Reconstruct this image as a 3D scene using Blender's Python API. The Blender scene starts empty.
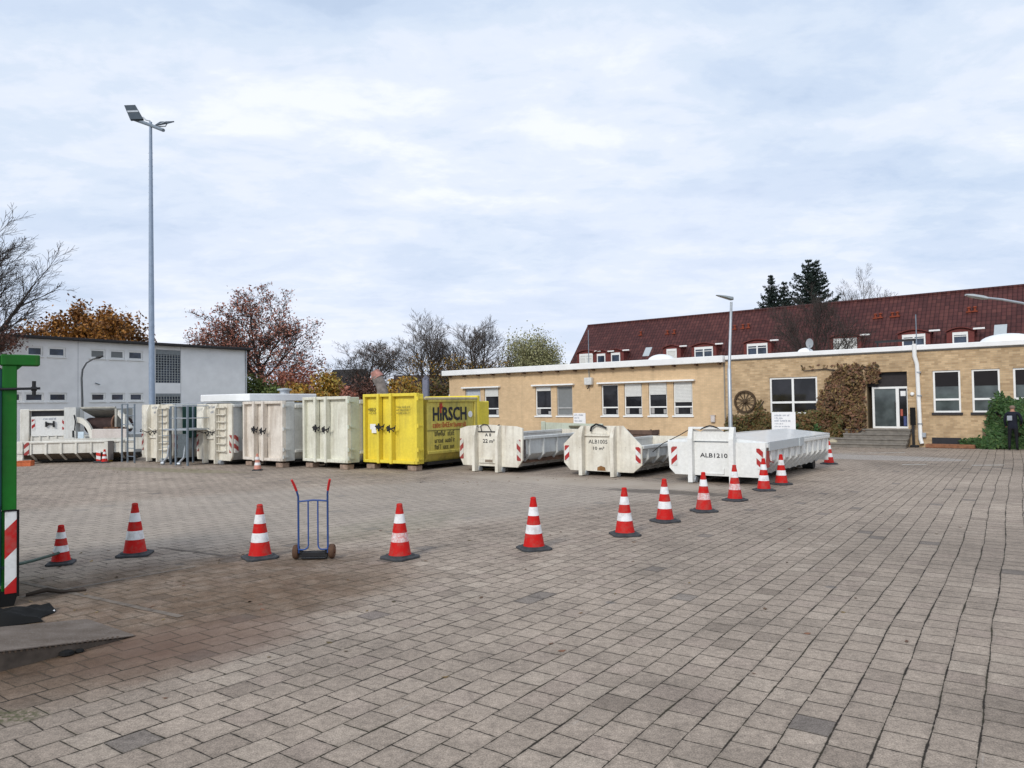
import bpy, math, random
from mathutils import Vector, Matrix
SC = bpy.context.scene
COL = SC.collection
R = math.radians
# ------------------------------------------------------------------ survey of the place
F = 735.0; HC = 2.1
PITCH = math.atan(20/F); ROLL = 0.0147
_f = Vector((0, math.cos(PITCH), math.sin(PITCH))); _u0 = Vector((0, -math.sin(PITCH), math.cos(PITCH))); _r0 = Vector((1, 0, 0))
CR = _r0*math.cos(ROLL) - _u0*math.sin(ROLL)
CU = _r0*math.sin(ROLL) + _u0*math.cos(ROLL)
CAM = Vector((0, 0, HC))
def ray(px, py): return _f + CR*((px-512)/F) - CU*((py-384)/F)
def gnd(px, py, z=0.0):
    d = ray(px, py); t = (z-HC)/d.z; return CAM + d*t
def at(px, py, Y):
    d = ray(px, py); return CAM + d*(Y/d.y)
# ------------------------------------------------------------------ mesh helpers
class MB:
    def __init__(s): s.v = []; s.f = []; s.m = []
    def add(s, vs, fs, mi=0):
        n = len(s.v); s.v += [tuple(v) for v in vs]; s.f += [tuple(i+n for i in f) for f in fs]; s.m += [mi]*len(fs)
    def box(s, x0, x1, y0, y1, z0, z1, mi=0, b=0.0, M=None):
        if b <= 0:
            vs = [(x0,y0,z0),(x1,y0,z0),(x1,y1,z0),(x0,y1,z0),(x0,y0,z1),(x1,y0,z1),(x1,y1,z1),(x0,y1,z1)]
            fs = [(3,2,1,0),(4,5,6,7),(0,1,5,4),(1,2,6,5),(2,3,7,6),(3,0,4,7)]
        else:
            b = min(b, (x1-x0)*.45, (y1-y0)*.45, (z1-z0)*.45)
            X = (x0,x0+b,x1-b,x1); Y = (y0,y0+b,y1-b,y1); Z = (z0,z0+b,z1-b,z1)
            vs = []; fs = []
            def q(*p):
                n = len(vs); vs.extend(p); fs.append(tuple(range(n, n+len(p))))
            a,c = 1,2
            q((X[a],Y[a],Z[0]),(X[a],Y[c],Z[0]),(X[c],Y[c],Z[0]),(X[c],Y[a],Z[0]))
            q((X[a],Y[a],Z[3]),(X[c],Y[a],Z[3]),(X[c],Y[c],Z[3]),(X[a],Y[c],Z[3]))
            q((X[a],Y[0],Z[a]),(X[c],Y[0],Z[a]),(X[c],Y[0],Z[c]),(X[a],Y[0],Z[c]))
            q((X[a],Y[3],Z[a]),(X[a],Y[3],Z[c]),(X[c],Y[3],Z[c]),(X[c],Y[3],Z[a]))
            q((X[0],Y[a],Z[a]),(X[0],Y[a],Z[c]),(X[0],Y[c],Z[c]),(X[0],Y[c],Z[a]))
            q((X[3],Y[a],Z[a]),(X[3],Y[c],Z[a]),(X[3],Y[c],Z[c]),(X[3],Y[a],Z[c]))
            for (yo,yi) in ((0,1),(3,2)):
                for (zo,zi) in ((0,1),(3,2)):
                    q((X[1],Y[yo],Z[zi]),(X[2],Y[yo],Z[zi]),(X[2],Y[yi],Z[zo]),(X[1],Y[yi],Z[zo]))
            for (xo,xi) in ((0,1),(3,2)):
                for (zo,zi) in ((0,1),(3,2)):
                    q((X[xo],Y[1],Z[zi]),(X[xo],Y[2],Z[zi]),(X[xi],Y[2],Z[zo]),(X[xi],Y[1],Z[zo]))
                for (yo,yi) in ((0,1),(3,2)):
                    q((X[xo],Y[yi],Z[1]),(X[xo],Y[yi],Z[2]),(X[xi],Y[yo],Z[2]),(X[xi],Y[yo],Z[1]))
                    for (zo,zi) in ((0,1),(3,2)):
                        q((X[xo],Y[yi],Z[zi]),(X[xi],Y[yo],Z[zi]),(X[xi],Y[yi],Z[zo]))
        if M: vs = [M @ Vector(v) for v in vs]
        s.add(vs, fs, mi)
    def tube(s, pts, r, n=8, mi=0, cap=True):
        """r: one radius or a list"""
        pts = [Vector(p) for p in pts]; k = len(pts)
        rs = r if isinstance(r, (list, tuple)) else [r]*k
        vs = []; fs = []
        d0 = (pts[1]-pts[0]).normalized()
        a = d0.cross(Vector((0,0,1)));  a = d0.cross(Vector((1,0,0))) if a.length < .1 else a
        a.normalize()
        for i in range(k):
            d = (pts[min(i+1,k-1)]-pts[max(i-1,0)])
            d = d.normalized() if d.length > 1e-9 else d0
            a = (a - d*a.dot(d)); a = a.normalized() if a.length > 1e-6 else d.orthogonal().normalized()
            b = d.cross(a)
            for j in range(n):
                t = 2*math.pi*j/n
                vs.append(pts[i] + (a*math.cos(t)+b*math.sin(t))*rs[i])
        for i in range(k-1):
            for j in range(n):
                j2 = (j+1) % n
                fs.append((i*n+j, i*n+j2, (i+1)*n+j2, (i+1)*n+j))
        if cap: fs.append(tuple(range(n-1,-1,-1))); fs.append(tuple((k-1)*n+j for j in range(n)))
        s.add(vs, fs, mi)
    def lathe(s, prof, n=20, c=(0,0,0), mi=0, axis='z'):
        vs = []; fs = []
        for (r, z) in prof:
            for j in range(n):
                t = 2*math.pi*j/n
                x, y = r*math.cos(t), r*math.sin(t)
                if axis == 'z': p = (c[0]+x, c[1]+y, c[2]+z)
                elif axis == 'y': p = (c[0]+x, c[1]+z, c[2]+y)
                else: p = (c[0]+z, c[1]+x, c[2]+y)
                vs.append(p)
        k = len(prof)
        for i in range(k-1):
            for j in range(n):
                j2 = (j+1) % n
                fs.append((i*n+j, i*n+j2, (i+1)*n+j2, (i+1)*n+j))
        fs.append(tuple(range(n-1,-1,-1))); fs.append(tuple((k-1)*n+j for j in range(n)))
        s.add(vs, fs, mi)
    def prism(s, poly, a, b, plane='xz', mi=0):
        """extrude a polygon: plane 'xz' along y, 'yz' along x, 'xy' along z"""
        n = len(poly)
        def P(u, v, w):
            return (u, w, v) if plane == 'xz' else ((w, u, v) if plane == 'yz' else (u, v, w))
        vs = [P(u, v, a) for u, v in poly] + [P(u, v, b) for u, v in poly]
        fs = [tuple(range(n)), tuple(range(2*n-1, n-1, -1))] + [(i, i+n, (i+1) % n+n, (i+1) % n) for i in range(n)]
        s.add(vs, fs, mi)
    def quad(s, a, b, c, d, mi=0): s.add([a,b,c,d], [(0,1,2,3)], mi)
    def build(s, name, mats, parent=None, smooth=False, fix=True):
        me = bpy.data.meshes.new(name)
        me.from_pydata(s.v, [], s.f)
        mats = mats if isinstance(mats, (list, tuple)) else [mats]
        for m in mats: me.materials.append(m)
        if len(mats) > 1: me.polygons.foreach_set('material_index', s.m)
        if fix:
            import bmesh
            bm = bmesh.new(); bm.from_mesh(me); bmesh.ops.recalc_face_normals(bm, faces=bm.faces); bm.to_mesh(me); bm.free()
        if smooth:
            me.polygons.foreach_set('use_smooth', [True]*len(me.polygons))
            try: me.set_sharp_from_angle(angle=R(40))
            except Exception: pass
        me.update()
        o = bpy.data.objects.new(name, me); COL.objects.link(o)
        if parent: o.parent = parent
        return o
def tag(o, label=None, cat=None, group=None, kind=None):
    if label: o['label'] = label
    if cat: o['category'] = cat
    if group: o['group'] = group
    if kind: o['kind'] = kind
    return o
def empty(name, loc, rz=0.0, label=None, cat=None, group=None):
    o = bpy.data.objects.new(name, None); COL.objects.link(o)
    o.location = loc; o.rotation_euler = (0, 0, rz); o.empty_display_size = .3
    return tag(o, label, cat, group)
def copy_tree(o, parent=None):
    c = o.copy(); COL.objects.link(c); c.parent = parent
    for ch in list(o.children): copy_tree(ch, c)
    return c
_tcache = {}
def text_geo(s, size):
    if (s, size) in _tcache: return _tcache[(s, size)]
    cu = bpy.data.curves.new('lettering', 'FONT'); cu.body = s; cu.size = size; cu.align_x = 'LEFT'; cu.extrude = 0.0; cu.resolution_u = 2
    o = bpy.data.objects.new('lettering', cu); COL.objects.link(o)
    bpy.context.view_layer.update()
    me = o.evaluated_get(bpy.context.evaluated_depsgraph_get()).to_mesh()
    vs = [tuple(v.co) for v in me.vertices]; fs = [tuple(p.vertices) for p in me.polygons]
    bpy.data.objects.remove(o); bpy.data.curves.remove(cu)
    _tcache[(s, size)] = (vs, fs); return vs, fs
def put_text(mb, s, size, o, ux, uz, w=None, bold=0.0, mi=0, align='l'):
    vs, fs = text_geo(s, size)
    x0 = min(v[0] for v in vs); x1 = max(v[0] for v in vs)
    k = (w/(x1-x0)) if w else 1.0
    o, ux, uz = Vector(o), Vector(ux), Vector(uz)
    nrm = ux.cross(uz)
    off = -(x0+x1)/2 if align == 'c' else -x0
    for i, (dx, dz) in enumerate([(0,0)] + ([(bold,0),(0,bold),(bold,bold)] if bold else [])):
        mb.add([o + ux*((v[0]+off)*k+dx) + uz*(v[1]+dz) + nrm*(.0008*i) for v in vs], fs, mi)
def word_bars(mb, rng, o, ux, uz, w, h, mi=0, spaces=True):
    """a line of lettering too small to read: letter-like strokes in words"""
    o, ux, uz = Vector(o), Vector(ux), Vector(uz); nn = ux.cross(uz)
    def q(a, b, c, d):
        nonlocal o
        mb.quad(o+ux*a+uz*c, o+ux*b+uz*c, o+ux*b+uz*d, o+ux*a+uz*d, mi); o = o + nn*.00012
    x = 0; left = rng.randint(4, 8) if spaces else 99
    while x < w:
        if left == 0: x += h*.45; left = rng.randint(3, 8); continue
        left -= 1; k = h*.42; t = h*.13; H = h*rng.choice((.7,.7,.7,1)); g = rng.choice('lnoeEur')
        q(x, x+t, 0, H)
        if g in 'noE' or g == 'e': q(x+t, x+k, H-t, H)
        if g in 'oeEu': q(x+t, x+k, 0, t)
        if g in 'eE': q(x+t, x+k*.9, H*.5-t/2, H*.5+t/2)
        if g in 'nou': q(x+k-t, x+k, t, H-t)
        if g == 'r': q(x+t, x+k*.8, H-t, H)
        x += (t if g == 'l' else k) + h*.14
# ------------------------------------------------------------------ materials
class N:
    def __init__(s, name):
        s.mat = bpy.data.materials.new(name); s.mat.use_nodes = True
        s.t = s.mat.node_tree; s.t.nodes.clear()
        s.out = s.t.nodes.new('ShaderNodeOutputMaterial')
        s.p = s.t.nodes.new('ShaderNodeBsdfPrincipled'); s.t.links.new(s.p.outputs[0], s.out.inputs[0])
    def n(s, ty, **kw):
        nd = s.t.nodes.new(ty)
        for k, v in kw.items(): setattr(nd, k, v)
        return nd
    def l(s, a, b): s.t.links.new(a, b)
    def set(s, sock, v):
        if isinstance(v, bpy.types.NodeSocket): s.l(v, sock)
        else: sock.default_value = v
    def math(s, op, a, b=0.0, c=None, clamp=False):
        m = s.n('ShaderNodeMath', operation=op, use_clamp=clamp); s.set(m.inputs[0], a); s.set(m.inputs[1], b)
        if c is not None: s.set(m.inputs[2], c)
        return m.outputs[0]
    def mix(s, fac, a, b, bt='MIX'):
        m = s.n('ShaderNodeMix', data_type='RGBA', blend_type=bt)
        s.set(m.inputs[0], fac)
        for i, v in ((6, a), (7, b)):
            if isinstance(v, tuple) and len(v) == 3: v = v + (1,)
            s.set(m.inputs[i], v)
        return m.outputs[2]
    def ramp(s, fac, *st):
        r = s.n('ShaderNodeValToRGB'); e = r.color_ramp.elements
        while len(e) > 1: e.remove(e[-1])
        for i, (p, c) in enumerate(st):
            if i: x = e.new(p)
            else: x = e[0]; x.position = p
            x.color = (c, c, c, 1) if isinstance(c, (int, float)) else tuple(c)+(1,)
        s.l(fac, r.inputs[0]); return r.outputs[0]
    def noise(s, vec, scale, detail=4, rough=.55, dist=0.0):
        x = s.n('ShaderNodeTexNoise'); x.inputs['Scale'].default_value = scale; x.inputs['Detail'].default_value = detail
        x.inputs['Roughness'].default_value = rough; x.inputs['Distortion'].default_value = dist
        if vec is not None: s.l(vec, x.inputs['Vector'])
        return x.outputs[0]
    def coord(s, which='Object'): return s.n('ShaderNodeTexCoord').outputs[which]
    def mapping(s, vec, loc=(0,0,0), rot=(0,0,0), sc=(1,1,1)):
        m = s.n('ShaderNodeMapping'); m.inputs['Location'].default_value = loc; m.inputs['Rotation'].default_value = rot; m.inputs['Scale'].default_value = sc
        s.l(vec, m.inputs[0]); return m.outputs[0]
    def bump(s, h, strength=.3, dist=.01):
        b = s.n('ShaderNodeBump'); b.inputs['Strength'].default_value = strength; b.inputs['Distance'].default_value = dist
        s.set(b.inputs['Height'], h); s.l(b.outputs[0], s.p.inputs['Normal'])
    def fin(s, col, rough=.6, metal=0.0, spec=.22):
        if isinstance(col, tuple) and len(col) == 3: col = col + (1,)
        s.set(s.p.inputs['Base Color'], col); s.set(s.p.inputs['Roughness'], rough); s.set(s.p.inputs['Metallic'], metal)
        if spec is not None: s.p.inputs['Specular IOR Level'].default_value = spec
        return s.mat
def plain(name, col, rough=.6, metal=0.0, var=.12, scale=6.0, bump=.0):
    m = N(name); c = m.coord()
    n1 = m.noise(c, scale, 5)
    f = m.ramp(n1, (.3, 1-var), (.7, 1+var))
    cc = m.mix(1.0, col, f, 'MULTIPLY')
    if bump: m.bump(n1, bump, .01)
    rr = m.math('ADD', m.math('MULTIPLY', n1, .2), rough-.1)
    return m.fin(cc, rr, metal)
def paint(name, col, dirt=(.16,.13,.09), dirt_amt=.5, rust=.25, rough=.45, streak=1.0):
    """painted steel with rain streaks, grime and rust spots"""
    m = N(name); c = m.coord()
    st = m.noise(m.mapping(c, sc=(9, 9, .7)), 1.0, 5, .6)
    big = m.noise(c, 1.3, 5, .6)
    fine = m.noise(c, 14, 6, .65)
    d = m.math('MULTIPLY', m.ramp(st, (.45, 0), (.75, 1)), streak)
    d = m.math('ADD', m.math('MULTIPLY', d, .5), m.ramp(big, (.42, 0), (.75, .8)))
    d = m.math('MULTIPLY', d, dirt_amt, clamp=True)
    cc = m.mix(d, col, dirt)
    run = m.noise(m.mapping(c, sc=(5, 5, .35)), 1.0, 4, .65)
    cc = m.mix(m.math('MULTIPLY', m.ramp(run, (.60, 0), (.72, 1)), rust*.9, clamp=True), cc, (.20,.105,.05))
    tint = m.ramp(fine, (.3, .9), (.7, 1.06))
    cc = m.mix(1.0, cc, tint, 'MULTIPLY')
    spots = m.math('MULTIPLY', m.ramp(m.noise(c, 7, 6, .7), (.62, 0), (.68, 1)), m.ramp(big, (.4, .1), (.65, 1)))
    spots = m.math('MULTIPLY', spots, rust, clamp=True)
    cc = m.mix(spots, cc, (.10, .045, .02))
    m.bump(fine, .08, .005)
    return m.fin(cc, m.math('ADD', m.math('MULTIPLY', d, .3), rough))
EXPOSURE, SUN_E, SKY_S = 0.50, 1.5, 0.1
# ------------------------------------------------------------------ camera, light, sky
cd = bpy.data.cameras.new('camera'); cam = bpy.data.objects.new('camera', cd); COL.objects.link(cam)
cam.matrix_world = Matrix(((CR.x, CU.x, -_f.x, CAM.x), (CR.y, CU.y, -_f.y, CAM.y), (CR.z, CU.z, -_f.z, CAM.z), (0,0,0,1)))
cd.sensor_width = 36; cd.lens = F/1024*36; cd.clip_start = .05; cd.clip_end = 3000
SC.camera = cam
SC.view_settings.view_transform = 'Standard'; SC.view_settings.look = 'None'; SC.view_settings.exposure = EXPOSURE; SC.view_settings.gamma = 1
sun = bpy.data.lights.new('sun', 'SUN'); sun.energy = SUN_E; sun.angle = R(14); sun.color = (1, .96, .9)
so = bpy.data.objects.new('sun', sun); COL.objects.link(so)
SUN_EL, SUN_AZ = 34, 210            # azimuth clockwise from +Y: the light comes from behind the camera, a little to the left
sd = Vector((math.sin(R(SUN_AZ))*math.cos(R(SUN_EL)), math.cos(R(SUN_AZ))*math.cos(R(SUN_EL)), math.sin(R(SUN_EL))))
so.rotation_euler = sd.to_track_quat('Z', 'Y').to_euler()
w = bpy.data.worlds.new('World'); SC.world = w; w.use_nodes = True
t = w.node_tree; t.nodes.clear()
wo = t.nodes.new('ShaderNodeOutputWorld'); bg = t.nodes.new('ShaderNodeBackground'); t.links.new(bg.outputs[0], wo.inputs[0])
bg.inputs[1].default_value = SKY_S
sk = t.nodes.new('ShaderNodeTexSky'); sk.sky_type = 'NISHITA'; sk.sun_disc = False; sk.sun_elevation = R(SUN_EL); sk.sun_rotation = R(SUN_AZ)
sk.air_density = 1.0; sk.dust_density = .6; sk.ozone_density = 1.6
tc = t.nodes.new('ShaderNodeTexCoord'); sp = t.nodes.new('ShaderNodeSeparateXYZ'); t.links.new(tc.outputs['Generated'], sp.inputs[0])
def wm(op, a, b=0.0, clamp=False):
    m = t.nodes.new('ShaderNodeMath'); m.operation = op; m.use_clamp = clamp
    for i, v in enumerate((a, b)):
        if isinstance(v, bpy.types.NodeSocket): t.links.new(v, m.inputs[i])
        else: m.inputs[i].default_value = v
    return m.outputs[0]
zz = wm('ADD', wm('MAXIMUM', sp.outputs[2], 0.0), .16)
cv = t.nodes.new('ShaderNodeCombineXYZ')
t.links.new(wm('DIVIDE', sp.outputs[0], zz), cv.inputs[0]); t.links.new(wm('DIVIDE', sp.outputs[1], zz), cv.inputs[1]); cv.inputs[2].default_value = 3.7
def wn(scale, detail, rough, dist=0.0, loc=(0,0,0), sc=(1,1,1)):
    mp = t.nodes.new('ShaderNodeMapping'); mp.inputs['Location'].default_value = loc; mp.inputs['Scale'].default_value = sc; t.links.new(cv.outputs[0], mp.inputs[0])
    x = t.nodes.new('ShaderNodeTexNoise'); x.inputs['Scale'].default_value = scale; x.inputs['Detail'].default_value = detail
    x.inputs['Roughness'].default_value = rough; x.inputs['Distortion'].default_value = dist
    t.links.new(mp.outputs[0], x.inputs['Vector']); return x.outputs[0]
def wr(fac, *st):
    r = t.nodes.new('ShaderNodeValToRGB'); e = r.color_ramp.elements
    e[0].position, e[0].color = st[0][0], (*st[0][1], 1); e[1].position, e[1].color = st[-1][0], (*st[-1][1], 1)
    for p, c in st[1:-1]:
        x = e.new(p); x.color = (*c, 1)
    r.color_ramp.interpolation = 'EASE'
    t.links.new(fac, r.inputs[0]); return r.outputs[0]
def wmix(fac, a, b):
    m = t.nodes.new('ShaderNodeMix'); m.data_type = 'RGBA'
    for i, v in ((0, fac), (6, a), (7, b)):
        if isinstance(v, bpy.types.NodeSocket): t.links.new(v, m.inputs[i])
        else: m.inputs[i].default_value = v
    return m.outputs[2]
n1 = wn(.95, 9, .58, .3, (2.3, .4, 0), (.9, 1.25, 1))
n2 = wn(3.6, 8, .62, .25, (7.1, 3.3, 1), (1, 1.3, 1))
n3 = wn(.33, 4, .5, 0, (1.2, 9.3, 4))
mixn = wm('ADD', wm('ADD', wm('MULTIPLY', n1, .60), wm('MULTIPLY', n2, .30)), wm('MULTIPLY', n3, .10))
K = 1/SKY_S
cl = wr(mixn, (.39, (.41*K,.495*K,.63*K)), (.45, (.46*K,.54*K,.665*K)), (.50, (.515*K,.585*K,.69*K)), (.55, (.58*K,.63*K,.72*K)), (.62, (.675*K,.705*K,.75*K)))
# thin places let the blue sky through
thin = wr(mixn, (.36, (.10,)*3), (.46, (.02,)*3))
col = wmix(thin, cl, sk.outputs[0])
# high lavender cloud sheet
lav = wr(n3, (.45, (0,)*3), (.6, (.3,)*3))
col = wmix(lav, col, (.70*K, .71*K, .80*K, 1))
t.links.new(col, bg.inputs[0])
# ------------------------------------------------------------------ materials
WHITE = paint('white_container_paint', (.76,.74,.67), (.28,.24,.17), .48, .35)
WHITE2 = paint('cream_container_paint', (.79,.755,.655), (.26,.20,.12), .55, .50)
WHITE_NEW = paint('clean_white_paint', (.80,.80,.77), (.45,.44,.40), .25, .03, .35)
GREY_SIDE = paint('grey_white_side_paint', (.62,.63,.61), (.25,.24,.21), .5, .25)
YELLOW = paint('yellow_container_paint', (.82,.66,.07), (.26,.20,.07), .34, .30)
YELLOW_SIDE = paint('weathered_yellow_paint', (.66,.54,.11), (.20,.19,.08), .80, .4)
WHITE4 = paint('pinkish_white_container_paint', (.76,.70,.62), (.25,.19,.13), .55, .55)
WHITE5 = paint('greenish_white_container_paint', (.76,.75,.64), (.27,.25,.16), .5, .4)
DARKMET = plain('dark_steel', (.03,.03,.032), .55, .3)
UNDER = plain('dark_underframe_steel', (.035,.033,.03), .8)
GALV = plain('galvanised_steel', (.42,.45,.48), .45, .5, .1)
GALV_D = plain('dull_grey_blue_steel', (.20,.24,.28), .5, .3, .12)
BLACK = plain('black_rubber', (.009,.009,.009), .85)
BLOCK = plain('weathered_wood_block', (.30,.22,.17), .85, 0, .25, 9)
LETTER = plain('black_lettering', (.03,.03,.035), .6, 0, .3, 30)
LETTER_RED = plain('red_lettering', (.45,.05,.03), .6, 0, .25, 20)
LETTER_GREY = plain('grey_lettering', (.22,.25,.32), .6)
SIGNWHITE = plain('white_sign_face', (.82,.82,.82), .4, 0, .03)
GREENP = paint('green_machine_paint', (.012,.15,.016), (.02,.05,.015), .5, .2)
TEAL = paint('dark_teal_paint', (.012,.07,.075), (.02,.03,.03), .4, .08)
DKGREEN = paint('dark_green_paint', (.02,.07,.055), (.03,.03,.03), .5, .1)
PALEGREEN = paint('pale_green_grey_paint', (.55,.60,.50), (.25,.22,.15), .5, .3)
FRAMEW = plain('white_window_frame', (.82,.82,.80), .35, 0, .04)
BLIND = plain('pale_blind', (.66,.66,.63), .6, 0, .06)
BLINDG = plain('grey_blind', (.20,.21,.21), .6, 0, .06)
def glass(name, col, spec=.4, rough=.04):
    m = N(name); c = m.coord(); n = m.noise(c, 1.1, 3)
    cc = m.mix(m.ramp(n, (.4, 0), (.62, 1)), col, tuple(x*2.2 for x in col))
    m.bump(m.noise(c, .8, 1), .02, .02)
    return m.fin(cc, rough, 0, spec)
GLASS = glass('dark_window_glass', (.012,.012,.014))
GLASS_B = glass('bluish_window_glass', (.03,.04,.06))
GLASS_G = glass('grey_green_window_glass', (.05,.06,.06))
def hazard(name, a=(.40,.03,.03), b=(.74,.74,.72), p=.30, ang=1.0, duty=.5, ax=0):
    m = N(name); c = m.coord(); s = m.n('ShaderNodeSeparateXYZ'); m.l(c, s.inputs[0])
    v = m.math('ADD', m.math('MULTIPLY', s.outputs[ax], ang), s.outputs[2])
    k = m.math('GREATER_THAN', m.math('FRACT', m.math('DIVIDE', v, p)), duty)
    n = m.noise(c, 8, 5)
    cc = m.mix(k, a, b); cc = m.mix(m.ramp(n, (.5, 0), (.8, .5)), cc, (.25,.22,.18))
    return m.fin(cc, .4)
HAZ_L = hazard('red_white_stripes_left', ang=-.9); HAZ_R = hazard('red_white_stripes_right', ang=.9)
HAZ_LO = hazard('old_stripes_left', (.32,.05,.045), (.62,.60,.54), ang=-.9, p=.34); HAZ_RO = hazard('old_stripes_right', (.32,.05,.045), (.62,.60,.54), ang=.9, p=.34)
HAZ_SIDE = hazard('side_stripes', (.30,.05,.045), (.55,.53,.5), ang=.9, p=.34, ax=1)
HAZ_BIG = hazard('warning_board_stripes', (.52,.02,.02), (.80,.80,.78), .62, -1.1)
def brickwall(name, a, b, mortar, bw=.25, bh=.083, var=.5, seed=0.0):
    m = N(name); c = m.coord()
    s = m.n('ShaderNodeSeparateXYZ'); m.l(c, s.inputs[0])
    cb = m.n('ShaderNodeCombineXYZ'); m.l(m.math('ADD', s.outputs[0], s.outputs[1]), cb.inputs[0]); m.l(s.outputs[2], cb.inputs[1])
    br = m.n('ShaderNodeTexBrick'); m.l(cb.outputs[0], br.inputs['Vector'])
    br.inputs['Color1'].default_value = (*a, 1); br.inputs['Color2'].default_value = (*b, 1); br.inputs['Mortar'].default_value = (*mortar, 1)
    br.inputs['Scale'].default_value = 1; br.inputs['Brick Width'].default_value = bw; br.inputs['Row Height'].default_value = bh
    br.inputs['Mortar Size'].default_value = .007; br.inputs['Mortar Smooth'].default_value = .2
    n = m.noise(c, .5, 5); n2 = m.noise(c, 3.0, 5)
    n3 = m.noise(m.mapping(c, sc=(3, 3, .25)), 1.0, 4)
    f = m.ramp(n, (.3, 1-.16*var), (.7, 1+.12*var)); f2 = m.ramp(n2, (.3, 1-.14*var), (.7, 1+.12*var))
    cc = m.mix(1, m.mix(1, br.outputs[0], f, 'MULTIPLY'), f2, 'MULTIPLY')
    cc = m.mix(m.math('MULTIPLY', m.ramp(n3, (.55, 0), (.75, 1)), .12), cc, (.12,.10,.07))
    m.bump(br.outputs['Fac'], -.25, .004)
    return m.fin(cc, .85)
BRICK_L = brickwall('tan_clinker_left', (.66,.475,.285), (.60,.43,.255), (.53,.40,.26), var=.6)
BRICK_R = brickwall('mottled_yellow_brick', (.58,.42,.25), (.40,.275,.155), (.43,.335,.225), var=1.0)
RENDER_W = plain('grey_white_render', (.84,.84,.835), .9, 0, .07, 1.2, .02)
ROOFW = plain('white_roof_edging', (.80,.80,.79), .45, 0, .05, 2)
ROOFD = plain('dark_roof_edge', (.035,.033,.035), .6)
CONC = plain('weathered_concrete', (.20,.18,.155), .9, 0, .25, 5, .1)
def leafmat(name, *cols, rough=.6):
    m = N(name); g = m.n('ShaderNodeNewGeometry')
    r = m.n('ShaderNodeValToRGB'); e = r.color_ramp.elements
    for i, c in enumerate(cols):
        x = e[i] if i < 2 else e.new(1)
        x.position = i/(len(cols)-1); x.color = (*c, 1)
    m.l(g.outputs['Random Per Island'], r.inputs[0])
    m.p.inputs['Subsurface Weight'].default_value = 0
    return m.fin(r.outputs[0], rough, 0, .3)
LF_RED = leafmat('dull_red_leaves', (.26,.085,.055), (.36,.13,.085), (.40,.19,.13), (.20,.08,.06))
LF_ORANGE = leafmat('orange_brown_leaves', (.26,.10,.018), (.38,.17,.03), (.17,.065,.018), (.12,.07,.025))
LF_YELLOW = leafmat('yellow_leaves', (.46,.27,.035), (.34,.15,.03), (.36,.28,.06), (.18,.12,.03))
LF_GREEN = leafmat('green_leaves', (.08,.12,.025), (.12,.15,.035), (.05,.08,.02), (.17,.17,.04))
LF_WILLOW = leafmat('pale_willow_leaves', (.32,.31,.15), (.26,.27,.13), (.38,.35,.18), (.19,.20,.10))
LF_SPRUCE = leafmat('spruce_needles', (.016,.028,.022), (.026,.042,.032), (.012,.02,.017))
LF_BROWN = leafmat('brown_dead_leaves', (.10,.045,.03), (.15,.07,.05), (.075,.035,.022))
LF_VINE = leafmat('vine_leaves', (.12,.05,.03), (.09,.06,.025), (.20,.095,.055), (.045,.035,.014), (.24,.16,.06), (.075,.032,.02))
LF_HEDGE = leafmat('hedge_leaves', (.07,.075,.02), (.13,.09,.03), (.055,.06,.015), (.16,.085,.03), (.09,.04,.02))
LF_IVY = leafmat('ivy_leaves', (.03,.075,.02), (.05,.11,.03), (.02,.05,.015), (.08,.13,.035))
BARK = plain('dark_bark', (.055,.045,.040), .9, 0, .3, 6)
BARK_P = plain('pale_bark', (.10,.085,.075), .9, 0, .3, 6)
BARK_W = plain('straw_twig_bark', (.17,.15,.085), .9, 0, .3, 6)
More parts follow.
